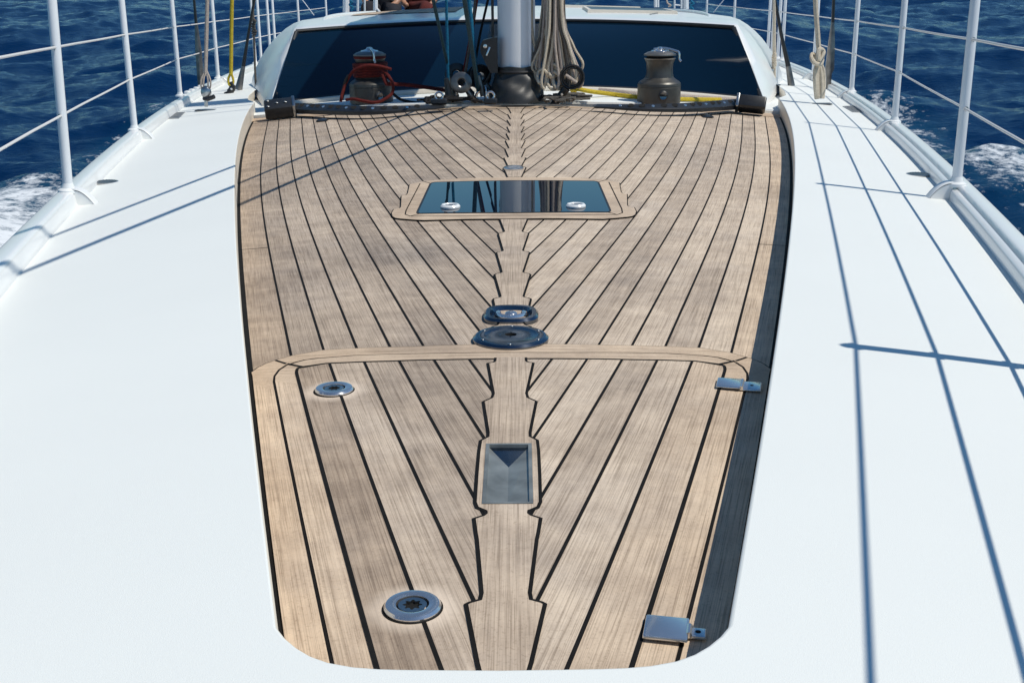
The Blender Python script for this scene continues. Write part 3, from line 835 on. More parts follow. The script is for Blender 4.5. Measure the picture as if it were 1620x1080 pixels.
def place(side, p, label):
    if not usedp[side]: t = protoL if side < 0 else protoR; usedp[side] = True
    else: t = dup(protoL if side < 0 else protoR)
    t.location = p; t['label'] = label; return t
def footpt(q): p = U(q[0], q[1], .045); return p
LS, RS = [], []
def fy(side, y): hb = halfbeam(y); return Vector((side*hb, y, zw(hb)+.045))
ords = ['nearest the camera', 'second from the camera', 'third from the camera', 'fourth from the camera']
LS.append(fy(-1, 1.62)); place(-1, LS[-1], 'white stanchion at the bow just outside the left edge of the photo')
for i, q in enumerate(FOOT_L):
    p = footpt(q); LS.append(p); o = place(-1, p, 'white stanchion on the left rail, '+ords[i])
    if i == 0: o.rotation_euler = (0, R(1.9), 0)
RS.append(U(1660, 579, .045)+Vector((.10, 0, 0))); RS[-1] = fy(1, U(1335, 547, 0).y-.16*.66)
place(1, RS[-1], 'white stanchion at the bow just outside the right edge of the photo')
for i, q in enumerate(FOOT_R):
    p = footpt(q); RS.append(p); place(1, p, 'white stanchion on the right rail, '+ords[i])
gateL = [(400, 101), (407, 98), (419, 93.5), (426, 91)]; gateR = [(1236, 95), (1228, 92.5), (1215, 89), (1208, 87)]
gl_ = ['first', 'second', 'third', 'fourth']
for i in range(4):
    p = footpt(gateL[i]); p.x = -halfbeam(p.y); p.z = zw(p.x)+.045
    LS.append(p); place(-1, p, 'white gate stanchion at the left of the deckhouse, %s of its group from the camera' % gl_[i])
    p = footpt(gateR[i]); p.x = halfbeam(p.y); p.z = zw(p.x)+.045
    RS.append(p); place(1, p, 'white gate stanchion at the right of the deckhouse, %s of its group from the camera' % gl_[i])
# farther posts, behind the deckhouse roof: found along the rail line
def along(side, px):
    lo, hi = 8.0, 40.0
    for _ in range(40):
        mid = (lo+hi)/2; q = proj(fy(side, mid)+Vector((0, 0, .35)))
        if (q[0] < px) == (side < 0): lo = mid
        else: hi = mid
    return mid
for side, pxs in ((-1, (472, 516)), (1, (1162, 1118))):
    for i, px in enumerate(pxs):
        y = min(along(side, px), 21); p = fy(side, y)
        (LS if side < 0 else RS).append(p)
        place(side, p, 'white stanchion rising behind the deckhouse on the %s, %s of the two' % ('left' if side < 0 else 'right', ('outer', 'inner')[i]))
for S, lb in ((LS, 'left'), (RS, 'right')):
    print(lb, [(round(p.x, 2), round(p.y, 2)) for p in S])
    for z, nm in ((ZL, 'lower'), (ZU, 'middle'), (ZT, 'top')):
        pts = [S[0]+Vector((-.63 if lb == 'right' else .6, -2.3, z-.02))]
        for a, b in zip([None]+S, S):
            if a is not None and (b-a).length > .8:
                for f in (.25, .5, .75): pts.append(a.lerp(b, f)+Vector((0, 0, z-.002*(1-(2*f-1)**2))))
            pts.append(b+Vector((.033*z if (lb == 'left' and b is LS[1]) else 0, 0, z)))
        m = MB(); m.mat('wire'); m.tube(pts, .0036, 8)
        m.build('lifeline', label='%s white lifeline wire on the %s rail' % (nm, lb), cat='lifeline', group='lifelines')

# ------------------------------------------------------------------ deckhouse
YT = 7.95                                 # windscreen top edge at the centre
def WS_top(f):    # f -1..1
    px = 815+f*346; 
    y = 34.5+f*f*13.5+(-3.2*f); Y = YT-.42*f*f
    return at(px, y, Y)
def WS_bot(f):
    px = 819+f*386; y = 137.5+f*f*24-3.0*f
    p = U(px, y, PLAT+.02); return p
dh = thing('deckhouse', 'low white deckhouse with a wide dark windscreen across its front', 'deckhouse', (0, 8.5, 0))
fs = np.linspace(-1, 1, 41)
top = [WS_top(f) for f in fs]; bot = [WS_bot(f) for f in fs]
print('ws', top[0], top[20], bot[0], bot[20])
m = MB(); m.mat('windscreen')
rows = [[b.lerp(t_, k/10)+Vector((0, -.02*math.sin(PI*k/10), .03*math.sin(PI*k/10))) for b, t_ in zip(bot, top)] for k in range(11)]
m.grid(rows); m.build('windscreen', parent=dh, smooth=60)
def off(p, dx, dy, dz_): return p+Vector((dx, dy, dz_))
# frame round the glass
m = MB(); m.mat('black')
m.tube([off(p, 0, 0, .005) for p in top], .012, 8); m.tube([off(p, 0, -.01, .0) for p in bot], .014, 8)
m.tube([bot[0], top[0]], .014, 8); m.tube([bot[-1], top[-1]], .014, 8)
m.build('windscreen_frame', parent=dh)
m = MB(); m.mat('cream'); m.tube([off(p, 0, -.045, -.012) for p in bot], .020, 8); m.build('windscreen_sill', parent=dh)
# shell: lofted sections
def section(foot, corner, topc, nfl=9, ntop=21, bulge=.5):
    pts = []
    for k in range(nfl):
        t_ = k/nfl
        x = foot[0]+(corner[0]-foot[0])*(t_**(1+bulge)); z = foot[2]+(corner[2]-foot[2])*(1-(1-t_)**(1+bulge)); y = foot[1]+(corner[1]-foot[1])*t_
        pts.append(Vector((x, y, z)))
    for k in range(ntop+1):
        f = -1+k/ntop
        pts.append(Vector((corner[0]*-f, corner[1]+(topc[1]-corner[1])*(1-f*f), corner[2]+(topc[2]-corner[2])*(1-f*f))))
    return pts+[Vector((-p.x, p.y, p.z)) for p in pts[:-1][::-1]]
L0, T0 = bot[0], top[0]; sx = (abs(bot[0].x)+abs(bot[-1].x))/2; tx = (abs(top[0].x)+abs(top[-1].x))/2
tz = (top[0].z+top[-1].z)/2; bz = (bot[0].z+bot[-1].z)/2; by = (bot[0].y+bot[-1].y)/2; tyy = (top[0].y+top[-1].y)/2; tcz = top[20].z
secs = [section((-sx-.006, by, bz-.03), (-tx-.004, tyy, tz+.010), (0, YT+.004, tcz+.014), bulge=0),
        section((-sx-.022, by-.01, bz-.03), (-tx-.022, tyy+.02, tz+.018), (0, YT+.05, tcz+.024), bulge=.05),
        section((-sx-.09, by+.14, bz-.03), (-tx-.035, tyy+.16, tz+.026), (0, YT+.2, tcz+.034), bulge=.2)]
for y, fw, cw, ch, tc in ((8.6, 1.92, 1.52, .322, .350), (9.3, 1.97, 1.48, .325, .365), (10.2, 1.93, 1.42, .320, .372), (11.3, 1.90, 1.34, .303, .362), (12.4, 1.85, 1.25, .262, .32), (12.7, 1.83, 1.2, .1, .12)):
    secs.append(section((-fw, y, zw(fw)-.02), (-cw, y, ch), (0, y, tc), bulge=.42))
m = MB(); m.mat('gloss'); m.grid(secs); shell = m.build('roof_shell', parent=dh, smooth=60)
def roofz(x, y):
    S = [(8.6, 1.50, .322, .350), (9.3, 1.48, .325, .365), (10.2, 1.42, .320, .372), (11.3, 1.34, .303, .362), (12.4, 1.25, .262, .32)]
    for a, b in zip(S[:-1], S[1:]):
        if a[0] <= y <= b[0]:
            t_ = (y-a[0])/(b[0]-a[0]); c = [a[i]+(b[i]-a[i])*t_ for i in range(4)]; f = x/c[1]; return c[2]+(c[3]-c[2])*(1-f*f)
    return .30
# roof hatches, rails, teak panel
for (x0, x1, y0, y1), nm in (((.55, 1.15, 8.9, 9.6), 'roof_hatch'), ((.25, 1.0, 10.1, 10.8), 'roof_hatch')):
    m = MB(); m.mat('cream'); rw = []
    for (xa, xb, ya, yb, h) in ((x0-.03, x1+.03, y0-.03, y1+.03, .001), (x0-.025, x1+.025, y0-.025, y1+.025, .022), (x0, x1, y0, y1, .022)):
        rw.append([Vector((x, y, roofz(x, y)+h)) for x, y in ((xa, ya), (xb, ya), (xb, yb), (xa, yb))])
    ids = m.grid(rw, closed=True); o = m.build(nm, parent=dh, smooth=0)
    g = MB(); g.mat('greyrod'); g.poly([p-Vector((0, 0, .001)) for p in rw[-1]]); g.build('glazing', parent=o, smooth=0)
m = MB(); m.keepn = True; m.mat('teak')
for i in range(9):
    for j in range(12):
        x0 = -1.25+i*.1; y0 = 9.1+j*.2
        if x0 > -.45+.0*j: continue
        q = [(x0, y0), (x0+.094, y0), (x0+.094, y0+.2), (x0, y0+.2)]
        m.poly([Vector((x, y, roofz(x, y)+.006)) for x, y in q], [(x, y) for x, y in q], (random.random(), .6, .2))
m.build('roof_teak_panel', parent=dh, smooth=0)
for s in (-1, 1):
    m = MB(); m.mat('gloss')
    m.tube(bez([(s*1.34, 8.40, roofz(1.34, 8.6)-.02), (s*1.38, 8.8, roofz(1.38, 8.8)+.006), (s*1.36, 9.6, roofz(1.36, 9.6)+.010), (s*1.26, 10.8, roofz(1.26, 10.8)+.008)], 10), .012, 8)
    m.build('roof_rail', parent=dh)
m = MB(); m.mat('greyrod')
m.tube([Vector((x, y, roofz(x, y)+.002)) for x, y in [(.78+.0*k, 8.62+.1*k) if False else (.95+.35*math.sin(k/14*PI/2), 8.62+k*.12) for k in range(15)]], .004, 6)
m.build('seam', parent=dh)

# ------------------------------------------------------------------ mast
mb_ = U(817, 158, PLAT); mx, my = mb_.x, mb_.y; mz = pz(mx)
print('mast', mx, my)
mast = thing('mast', 'thick white mast stepped in front of the windscreen with a grey boot at its foot', 'mast', (mx, my, mz))
def oval(a, b, n=36, e=2.4): return sell(a, b, n, e)
m = MB(); m.mat('mastpaint')
rows = [[Vector((mx+x, my+y, z)) for x, y in oval(.100*k, .15*k)] for z, k in ((mz, 1), (4, 1), (9, 1), (15, .9), (19, .6))]
ids = m.grid(rows, closed=True); m.face(ids[-1]); m.build('spar', parent=mast, smooth=50)
m = MB(); m.mat('mastpaint'); m.box((mx+.075, my-.115, mz+4), (.014, .014, 8), None); m.box((mx+.098, my-.085, mz+4), (.010, .02, 8)); m.build('sail_track', parent=mast)
# wrinkled boot
m = MB(); m.mat('greyboot')
rows = []
for i in range(15):
    f = i/14; z = mz+.002+f*.185
    w = .155-.043*min(1, f/.8)**1.3 if f < .84 else .111
    row = []
    for k, (x, y) in enumerate(oval(1, 1.52, 56)):
        an = 2*PI*k/56
        wr = (.005*math.sin(an*4+f*8)+.003*math.sin(an*9-f*13))*math.sin(f*PI)+.001
        if f > .84: wr = .002*math.sin(an*7)
        row.append(Vector((mx+x*(w+wr), my+y*(w+wr), z+.003*math.sin(an*6))))
    rows.append(row)
m.grid(rows, closed=True); bt = m.build('mast_boot', parent=mast, smooth=70)
m = MB(); m.mat('rubber'); pts = [Vector((mx+x*.113, my+y*.113, mz+.160)) for x, y in oval(1, 1.52, 40)]; m.tube(pts+[pts[0]], .008, 8); m.build('boot_strap', parent=bt)
# sheave box
m = MB(); m.mat('black')
zb = at(788, 86, my-.1).z
prof = [(-.03, .09), (-.085, .075), (-.10, .045), (-.098, .01), (-.06, -.07), (-.045, -.095), (-.008, -.095), (-.008, .09)]
A = [Vector((mx-.092+x, my-.16, zb+z)) for x, z in prof]; B = [p+Vector((0, .07, 0)) for p in A]
ids = m.grid([A, B], closed=True); m.face(ids[0]); m.face(ids[1]); m.mat('chrome'); m.lathe([(.012, 0), (.010, .006), (.0005, .007)], (mx-.165, my-.160, zb+.045), 16, axis=(0, -1, 0)); m.box((mx-.150, my-.163, zb+.018), (.010, .005, .05), Matrix.Rotation(.4, 3, 'Y'), .002)
m.build('sheave_box', parent=mast, smooth=40)

# boom with the stowed mainsail in its bag, above the frame: it shades the left of the roof
bm2 = thing('boom', 'boom with the mainsail stowed in a beige bag above the deckhouse roof', 'boom', (mx, my+.2, 1.3))
m = MB(); m.mat('mastpaint'); m.tube([(mx, my+.2, 1.18), (mx, my+7.5, 1.22)], .09, 16); m.build('spar', parent=bm2)
m = MB(); m.mat('sailcloth'); rows = []
for i in range(30):
    f = i/29; y = my+.25+f*7.1; h = (.82-.35*f); row = []
    for k in range(16):
        a_ = 2*PI*k/16; row.append(Vector((mx+math.sin(a_)*(.19+.012*math.sin(i*2.3+k))-.02, y, 1.3+h/2+math.cos(a_)*h/2*(1+.03*math.sin(i*1.7)))))
    rows.append(row)
ids = m.grid(rows, closed=True); m.face(ids[0]); m.face(ids[-1]); m.build('sail_bag', parent=bm2, smooth=60)

# ------------------------------------------------------------------ curved jib track with end stops
tk = thing('jib_track', 'curved black perforated jib track running across the deck in front of the mast', 'track', (0, 7.6, -.05))
def trk(px, py, h): return U(px, py, PLAT+h)
def smooth_path(lst): return bez(lst, 14)
LP = smooth_path([trk(462, 163, .055), trk(520, 165.5, .052), trk(575, 168.0, .045), trk(625, 168.0, .035), trk(680, 166.5, .022), trk(745, 165, .011), trk(815, 164.3, .008)])
RP = smooth_path([trk(815, 164.3, .008), trk(900, 164.6, .011), trk(960, 165, .022), trk(1020, 165.3, .035), trk(1080, 163.5, .045), trk(1130, 160, .052), trk(1172, 156.5, .055)])
allp = LP+RP[1:]
m = MB(); m.mat('black'); rows = []
for i, p in enumerate(allp):
    t_ = (allp[min(i+1, len(allp)-1)]-allp[max(i-1, 0)]).normalized(); nn = Vector((-t_.y, t_.x, 0)).normalized(); base = pz(p.x)
    h = p.z-base; w = .010 if h < .018 else .030
    rows.append([Vector((q.x, q.y, z)) for q, z in ((p-nn*w, base+.001), (p-nn*w, base+h*.42), (p-nn*(w-.004), base+h*.5), (p+nn*(w-.008), p.z-.001), (p+nn*w, p.z-.004), (p+nn*w, base+.001))])
ids_ = m.grid(rows); m.mat('satin'); sat = m.cur
npt = len(rows[0])-1
for i_f in range(len(rows)-1):
    if rows[i_f][4].z-pz(rows[i_f][4].x) < .014:
        for q_ in range(npt): m.mi[i_f*npt+q_] = sat
m.mat('black')
hl = m; sc_ = m
acc = 0; cnt = 0
for side, path in ((0, LP), (1, RP[::-1])):
    acc = 0; cnt = 0
    for a, b in zip(path[:-1], path[1:]):
        acc += (b-a).length
        if acc > .052:
            acc = 0; cnt += 1
            if b.z-pz(b.x) < .026: break
            m.mat('chrome' if cnt % 3 == 0 else 'hole')
            if cnt % 3 == 0: sc_.lathe([(.009, 0), (.007, .003), (.0005, .003)], b+Vector((0, 0, -(b.z-pz(b.x))*.24)), 10, axis=(0, -.45, 1))
            else: hl.lathe([(.017, .0035), (.0005, .004)], b+Vector((0, 0, -(b.z-pz(b.x))*.24)), 14, axis=(0, -.45, 1))
m.build('rail', parent=tk, smooth=30)
for px, py, px2, py2, lb in ((418, 164, 464, 166, 'left'), (1212, 157, 1168, 160, 'right')):
    a, b = U(px, py, PLAT+.06), U(px2, py2, PLAT+.06); ym = (a.y*.35+b.y*.65); a = at(px, py, ym); b = at(px2, py2, ym+.03); d = (b-a); L_ = d.length; ang = math.atan2(d.y, d.x); c = (a+b)/2; c.z = min(pz(a.x), pz(b.x))+.045
    rot = Matrix.Rotation(ang, 3, 'Z') @ Matrix.Rotation(-math.atan2(pz(b.x)-pz(a.x), L_), 3, 'Y') @ Matrix.Rotation(R(24), 3, 'X')
    o = MB(); o.mat('black'); o.box(c, (L_, .11, .072), rot, .010); o.mat('satin'); o.box(c+rot @ Vector((L_/2+.004, 0, .002)), (.018, .115, .077), rot, .005)
    e = o.build('end_stop', parent=tk)
    for u_, v_ in ((-.36, .03), (-.36, -.03), (-.05, 0), (.25, 0)):
        s2 = MB(); s2.mat('satin'); s2.torus(c+rot @ Vector((u_*L_, v_, .037)), .008, .003, n=12, m=6); s2.build('bolt_head', parent=e)
    # little white plinth

# ------------------------------------------------------------------ winches
def winch(px, py, label, rope=False):
    c = U(px, py, PLAT); c.y += .12; c.z = pz(c.x); k = 34/abs(proj(c)[0]-proj(c+Vector((.145, 0, 0)))[0])*.145/.145
    r = .145*k; h = r*2.38
    t = thing('winch', label, 'winch', c, 'mast winches')
    m = MB(); m.mat('winch')
    m.lathe([(r*1.0, 0), (r*1.0, h*.30), (r*.985, h*.305), (r*.985, h*.318), (r*1.0, h*.323), (r*.99, h*.37), (r*.93, h*.40)], c, 48)
    m.build('base', parent=t)
    m = MB(); m.mat('winch'); m.lathe([(r*.93, h*.40), (r*.76, h*.445), (r*.66, h*.48), (r*.61, h*.56), (r*.60, h*.66), (r*.63, h*.76), (r*.68, h*.80), (r*.69, h*.82)], c, 48, cap=False); m.build('drum', parent=t)
    m = MB(); m.mat('winchlight'); m.lathe([(r*.60, h*.80), (r*.70, h*.825), (r*.72, h*.84), (r*.68, h*.85)], c, 48, cap=False)
    m.lathe([(r*.68, h*.89), (r*.745, h*.90), (r*.74, h*.915), (r*.60, h*.955), (r*.42, h*.975)], c, 48)
    m.mat('hole'); m.lathe([(r*.60, h*.85), (r*.60, h*.89)], c, 32, cap=False)
    m.mat('winchlight')
    for q in range(44):
        a_ = 2*PI*q/44; d = Vector((math.cos(a_), math.sin(a_), 0)); m.box(c+d*r*.73+Vector((0, 0, h*.908)), (r*.03, r*.03, h*.03), Matrix.Rotation(a_, 3, 'Z'))
    m.build('self_tailing_jaw', parent=t)
    m = MB(); m.mat('chrome'); m.lathe([(r*.42, h*.965), (r*.40, h*.99), (r*.26, h*1.0), (r*.15, h*1.02), (r*.12, h*1.05), (.0005, h*1.055)], c, 32); m.build('cap', parent=t)
    m = MB(); m.mat('chrome'); a0 = R(-25) if not rope else R(-70)
    d = Vector((math.cos(a0), math.sin(a0), 0)); 
    m.tube(bez([c+d*r*-.3+Vector((0, 0, h*1.01)), c+d*r*.2+Vector((0, 0, h*1.03)), c+d*r*.72+Vector((0, 0, h*.985)), c+d*r*.90+Vector((0, 0, h*.95)), c+d*r*.93+Vector((0, 0, h*.83)), c+d*r*1.02+Vector((0, 0, h*.79))], 6), [r*.055]*31, 8)
    m.build('feeder_arm', parent=t)
    m = MB(); m.mat('rubber'); e = Vector((.08 if not rope else .55, -1, 0)).normalized(); q = c+e*r*.985+Vector((0, 0, h*.16)); m.lathe([(r*.235, -.01), (r*.235, .006), (r*.17, .012), (r*.165, .005)], q, 28, axis=e, cap=False)
    m.mat('darkmetal'); m.lathe([(r*.17, .006), (r*.10, .004), (.0005, .004)], q, 24, axis=e, cap=False); m.build('drive_port', parent=t)
    return c, r, h
wl = winch(584, 166, 'bronze grey winch wrapped in red rope left of the mast', True)
wr = winch(1046, 165.5, 'bare bronze grey winch right of the mast')
c, r, h = wl
# red rope: wraps, jaw, loops and lead
m = MB(); m.mat('rope_red'); pts = []
for i in range(5*24+1):
    a_ = 2*PI*i/24; f = i/(5*24); pts.append(c+Vector((math.cos(a_)*(r*.64+.011), math.sin(a_)*(r*.64+.011), h*(.50+.25*f))))
m.tube(pts, .0115, 8)
m.torus(c+Vector((0, 0, h*.87)), r*.66, .011, n=40)
redloop = bez([at(619, 110, c.y-.16), at(600, 105, c.y-.15), at(580, 104, c.y-.15), at(560, 112, c.y-.12), at(549, 128, c.y-.10), at(542, 147, c.y-.12), at(539, 161, c.y-.14)], 10)
m.tube(redloop, .0085, 8)
m.tube(bez([at(602, 108, c.y-.14), at(613, 118, c.y-.16), at(621, 132, c.y-.18), at(621, 146, c.y-.19), at(612, 155, c.y-.21), at(596, 162, c.y-.22), at(578, 160.5, c.y-.22), at(560, 157, c.y-.20), at(548, 158, c.y-.16)], 10), .0085, 8)
m.tube(bez([at(605, 118, c.y-.15), at(611, 131, c.y-.16), at(614, 133, c.y-.16), at(640, 134, c.y-.12), at(675, 138.5, c.y-.08), at(706, 143.5, c.y-.05)], 10), .0115, 8)
m.build('red_rope', label='red rope wrapped around the left winch and led towards the mast', cat='rope')
m = MB(); m.mat('rope_dark')
m.tube(bez([at(540, 158, c.y-.1), at(546, 132, c.y-.1), at(552, 120, c.y-.1)], 8), .011, 8)
m.tube(bez([at(621, 148, c.y-.1), at(635, 158, c.y-.12), at(660, 163, c.y-.15), at(685, 161, c.y-.13), at(704, 152, c.y-.1)], 10), .0085, 8)
m.build('dark_rope', label='dark red-black rope sagging between the left winch and the halyard blocks', cat='rope')
# yellow rope right
c, r, h = wr
m = MB(); m.mat('rope_yellow')
def onp(px, py, h_=.014): return U(px, py, PLAT+h_)
m.tube(bez([onp(912, 146, .03), onp(905, 143, .04), onp(915, 141.5, .05), onp(935, 145, .035), onp(970, 149.5), onp(1010, 154), onp(1050, 156.5), onp(1090, 157.5), onp(1140, 158)], 10), .0125, 8)
m.build('yellow_rope', label='yellow rope running along the deck behind the bare right winch', cat='rope')
m = MB(); m.mat('rope_pale'); m.tube(bez([onp(917, 139.5), onp(960, 143), onp(1010, 148), onp(1080, 152), onp(1140, 156), onp(1175, 158)], 8), .011, 8)
m.build('pale_rope', label='pale rope lying along the foot of the windscreen behind the yellow rope', cat='rope')

# ------------------------------------------------------------------ halyards and blocks left of the mast
SUN = Vector((.562, -.16, 1.0))            # towards the sun (boat frame)
def shadow_at(p, off=0):
    z = p.z
    t_ = 0
    for _ in range(20):
        q = p-SUN*t_; t_ += (q.z-(zw(q.x)+off))
    return p-SUN*t_
def lean_line(base_px, top_px, sh_px, base_off=PLAT):
    """line rising from the deck at base_px, seen passing top_px, whose shadow falls through sh_px"""
    B = U(*base_px, base_off); T = U(*sh_px, 0); best = None
    for i in range(400):
        Y = B.y-.02-i*.012
        if Y < 1: break
        Q = at(*top_px, Y); d = Q-B
        # extend upward until its shadow passes T.x
        S0 = shadow_at(B); S1 = shadow_at(B+d*1.0)
        v = S1-S0
        if abs(v.x) < 1e-6: continue
        k = (T.x-S0.x)/v.x; yy = S0.y+v.y*k
        e = abs(yy-T.y)+(5 if k < 0 else 0)
        if best is None or e < best[0]: best = (e, Q, k)
    print('lean', best[0], best[1], best[2])
    return B, best[1]
def ext(B, Q, L_): return B+(Q-B).normalized()*L_
def rope(name, pts, r_, mat, label, cat='rope', group=None):
    m = MB(); m.mat(mat); m.tube(pts, r_, 8); return m.build(name, label=label, cat=cat, group=group)
G = 'halyards left of the mast'
B, Q = lean_line((713, 156), (679, 0), (190, 337)); 
rope('halyard', [B+Vector((0, 0, .12)), ext(B, Q, 5.8)], .0085, 'rope_teal', 'dark teal halyard leaning forward, leftmost of the lines beside the mast', 'halyard', G)
B2, Q2 = lean_line((757, 160), (733, 0), (190, 371))
rope('halyard', [B2+Vector((0, 0, .05)), ext(B2, Q2, 5.8)], .0105, 'rope_teal', 'thick dark halyard leaning forward to the steel padeye near the mast', 'halyard', G)
rope('halyard', [at(709, 128, my-.1), at(706, 0, my-.2), ext(at(709, 128, my-.1), at(706, 0, my-.2), 3.6)], .0075, 'rope_blue', 'thin bright blue halyard beside the leftmost dark one', 'halyard', G)
rope('halyard', [at(755, 140, my-.05), at(749, 70, my-.08), at(742, 0, my-.1), ext(at(749, 70, my-.08), at(742, 0, my-.1), 3.6)], .011, 'rope_blue', 'bright blue halyard running alongside the thick dark one', 'halyard', G)
rope('halyard', [at(733, 118, my-.02), at(740, 85, my-.02), at(748, 40, my-.03), at(754, 0, my-.04), ext(at(748, 40, my-.03), at(754, 0, my-.04), 3.6)], .0095, 'rope_red', 'dark red halyard above the round block by the mast', 'halyard', G)
rope('halyard', [at(736, 116, my-.03), at(742, 80, my-.05), at(750, 20, my-.05), at(752, 0, my-.05), ext(at(742, 80, my-.05), at(752, 0, my-.05), 3.2)], .0075, 'rope_grey', 'grey halyard alongside the dark red one', 'halyard', G)
rope('halyard', [at(750, 108, my), at(760, 52, my), at(772, 0, my), ext(at(760, 52, my), at(772, 0, my), 3.2)], .007, 'rope_dark', 'thin black line slanting between the red halyard and the mast', 'halyard', G)
rope('halyard', bez([at(762, 138, my), at(772, 124, my), at(778, 108, my), at(779, 80, my), at(779.5, 40, my), at(779, 0, my), at(779, -120, my)], 8), .0075, 'rope_grey', 'grey line curving down behind the black sheave box on the mast', 'halyard', G)
# blocks
def block(c, r_, label, ax=(0.15, -1, .1), sw=.03, mat='black'):
    ax = Vector(ax).normalized()
    t = thing('pulley_block', label, 'block', c, 'turning blocks at the mast foot')
    for s in (-1, 1):
        m = MB(); m.mat(mat); q = Vector(c)+ax*s*sw/2
        m.lathe([(r_*.35, -.003), (r_, -.003), (r_, .003), (r_*.86, .006), (r_*.45, .006), (r_*.35, .002)], q, 32, axis=ax, cap=False); m.build('cheek_plate', parent=t)
    m = MB(); m.mat('greyrod'); m.lathe([(r_*.82, -sw/2), (r_*.62, 0), (r_*.82, sw/2)], c, 32, axis=ax, cap=False); m.lathe([(r_*.35, -sw/2), (r_*.35, sw/2)], c, 20, axis=ax, cap=False); m.build('sheave', parent=t)
    m = MB(); m.mat('greyrod'); m.tube(bez([Vector(c)+Vector((r_*.5, 0, -r_*.6)), Vector(c)+Vector((r_*.95, 0, -r_*1.25)), Vector(c)+Vector((r_*1.4, .02, -r_*1.8))], 6), r_*.28, 10); m.build('tang', parent=t)
    return t
block(at(729.5, 131, my-.12), .057, 'round grey turning block below the red halyard', mat='greyrod')
block(at(722, 118, my+.02), .062, 'black block behind the round grey one')
block(at(758, 121, my+.02), .066, 'black block beside the mast boot', ax=(.5, -1, 0))
def padeye(px, py, label, rr=.03):
    c = U(px, py, PLAT); t = thing('padeye', label, 'padeye', c, 'steel padeyes at the mast foot')
    m = MB(); m.mat('satin'); m.box(c+Vector((0, 0, .006)), (.12, .07, .012), None, .004); m.build('base_plate', parent=t)
    m = MB(); m.mat('chrome'); m.torus(c+Vector((0, 0, .028)), rr, .008, axis=(0, 1, 0)); m.torus(c+Vector((.02, -.01, .055)), rr*.9, .007, axis=(1, .3, 0)); m.build('ring', parent=t)
    m = MB(); m.mat('greyrod'); m.tube([c+Vector((.01, 0, .03)), c+Vector((-.015, 0, .14))], [.018, .013], 10); m.build('swivel', parent=t)
    return c
padeye(716, 161.5, 'steel padeye under the leftmost halyard'); padeye(762, 161, 'steel padeye under the thick halyard next to the mast boot')
m = MB(); m.mat('black'); c0 = at(709, 138, my-.14); m.tube([at(706, 124, my-.14), at(711, 158, my-.14)], [.012, .024], 10); m.build('snap_shackle', label='black snap shackle joining the leftmost halyard to its padeye', cat='shackle')
for px, py, sz, lb in ((695, 164.5, .055, 'left'), (776, 164, .045, 'right')):
    c = U(px, py, PLAT+.02); t = thing('track_car', 'small black car on the jib track, %s of the two beside the mast' % lb, 'track car', c, 'track cars')
    m = MB(); m.mat('black'); m.box(c+Vector((0, 0, .012)), (sz*1.6, .06, .03), None, .008); m.build('body', parent=t)
    m = MB(); m.mat('chrome'); m.torus(c+Vector((0, 0, .04)), .02, .006, axis=(0, 1, 0)); m.build('eye', parent=t)
# small heap of lashings on the deck by the padeyes and under the coils
def heap(pxs, mat, name, label, n=9, rad=.007, h=.03):
    m = MB(); m.mat(mat)
    for k in range(n):
        px = random.uniform(*pxs[0]); py = random.uniform(*pxs[1]); c = U(px, py, PLAT+.012)
        pts = [c+Vector((random.gauss(0, .05), random.gauss(0, .03), random.random()*h)) for _ in range(5)]
        m.tube(bez(pts, 6), rad, 6)
    return m.build(name, label=label, cat='rope')
heap(((684, 735), (160, 165)), 'rope_dark', 'lashing', 'dark lashing tangled around the padeyes left of the mast')
heap(((866, 915), (154, 162)), 'rope_grey', 'lashing', 'grey lashing scattered on the deck under the coiled lines', n=14, h=.02)

# ------------------------------------------------------------------ coiled tan lines hanging right of the mast
coil = []
hang = thing('coiled_line', 'thick bundle of coiled tan lines hanging beside the right of the mast', 'coiled rope', at(880, 60, my-.05))
for k in range(30):
    f = k/29; x0 = 860+f*30+random.uniform(-3, 3); x1 = 850+f*58+random.uniform(-5, 5); ybot = 118+random.uniform(-12, 22)-12*abs(f-.4)
    Yk = my-.10+random.uniform(-.07, .07)
    m = MB(); m.mat(('rope_tan', 'rope_grey', 'rope_tan', 'rope_pale', 'rope_tan')[k % 5])
    pts = [at(x0+2, -260, Yk), at(x0, -60, Yk), at(x0, 0, Yk), at(x0+(x1-x0)*.22+random.uniform(-2, 2), 40, Yk), at(x0+(x1-x0)*.58+random.uniform(-2, 2), 80, Yk), at(x1, ybot-8, Yk)]
    x2 = x1+random.uniform(5, 14)*random.choice((-1, 1))
    pts += [at((x1+x2)/2, ybot+6, Yk-.01), at(x2, ybot-8, Yk-.02), at(x0+(x2-x0)*.48+1+random.uniform(-3, 3), 70, Yk-.02), at(x0+3, 10, Yk-.02), at(x0+3, -240, Yk-.02)]
    m.tube(bez(pts, 7), random.uniform(.0062, .0092), 6)
    m.build('strand', parent=hang)
rope('line', bez([at(840, -200, my-.1), at(841, 0, my-.1), at(841, 40, my-.1), at(845, 68, my-.1), at(852, 88, my-.1)], 8), .0085, 'rope_tan', 'single tan line hanging close to the right face of the mast', 'rope')
m = MB(); m.mat('rope_tan')
for px, py, rx, ry in ((858, 122, 8, 12), (876, 128, 10, 14), (876, 112, 8, 10), (884, 125, 9, 16)):
    pts = [at(px+rx*math.cos(a_), py+ry*math.sin(a_), my-.16+.02*math.sin(2*a_)) for a_ in np.linspace(0, 2*PI, 20)]
    m.tube(pts, .0085, 8)
m.build('rope_loops', label='small tan rope loops knotted at the bottom of the hanging bundle', cat='rope')
cb = at(905, 122, my-.18)
t = thing('ring_block', 'large black ring block at the bottom right of the tan rope bundle', 'block', cb)
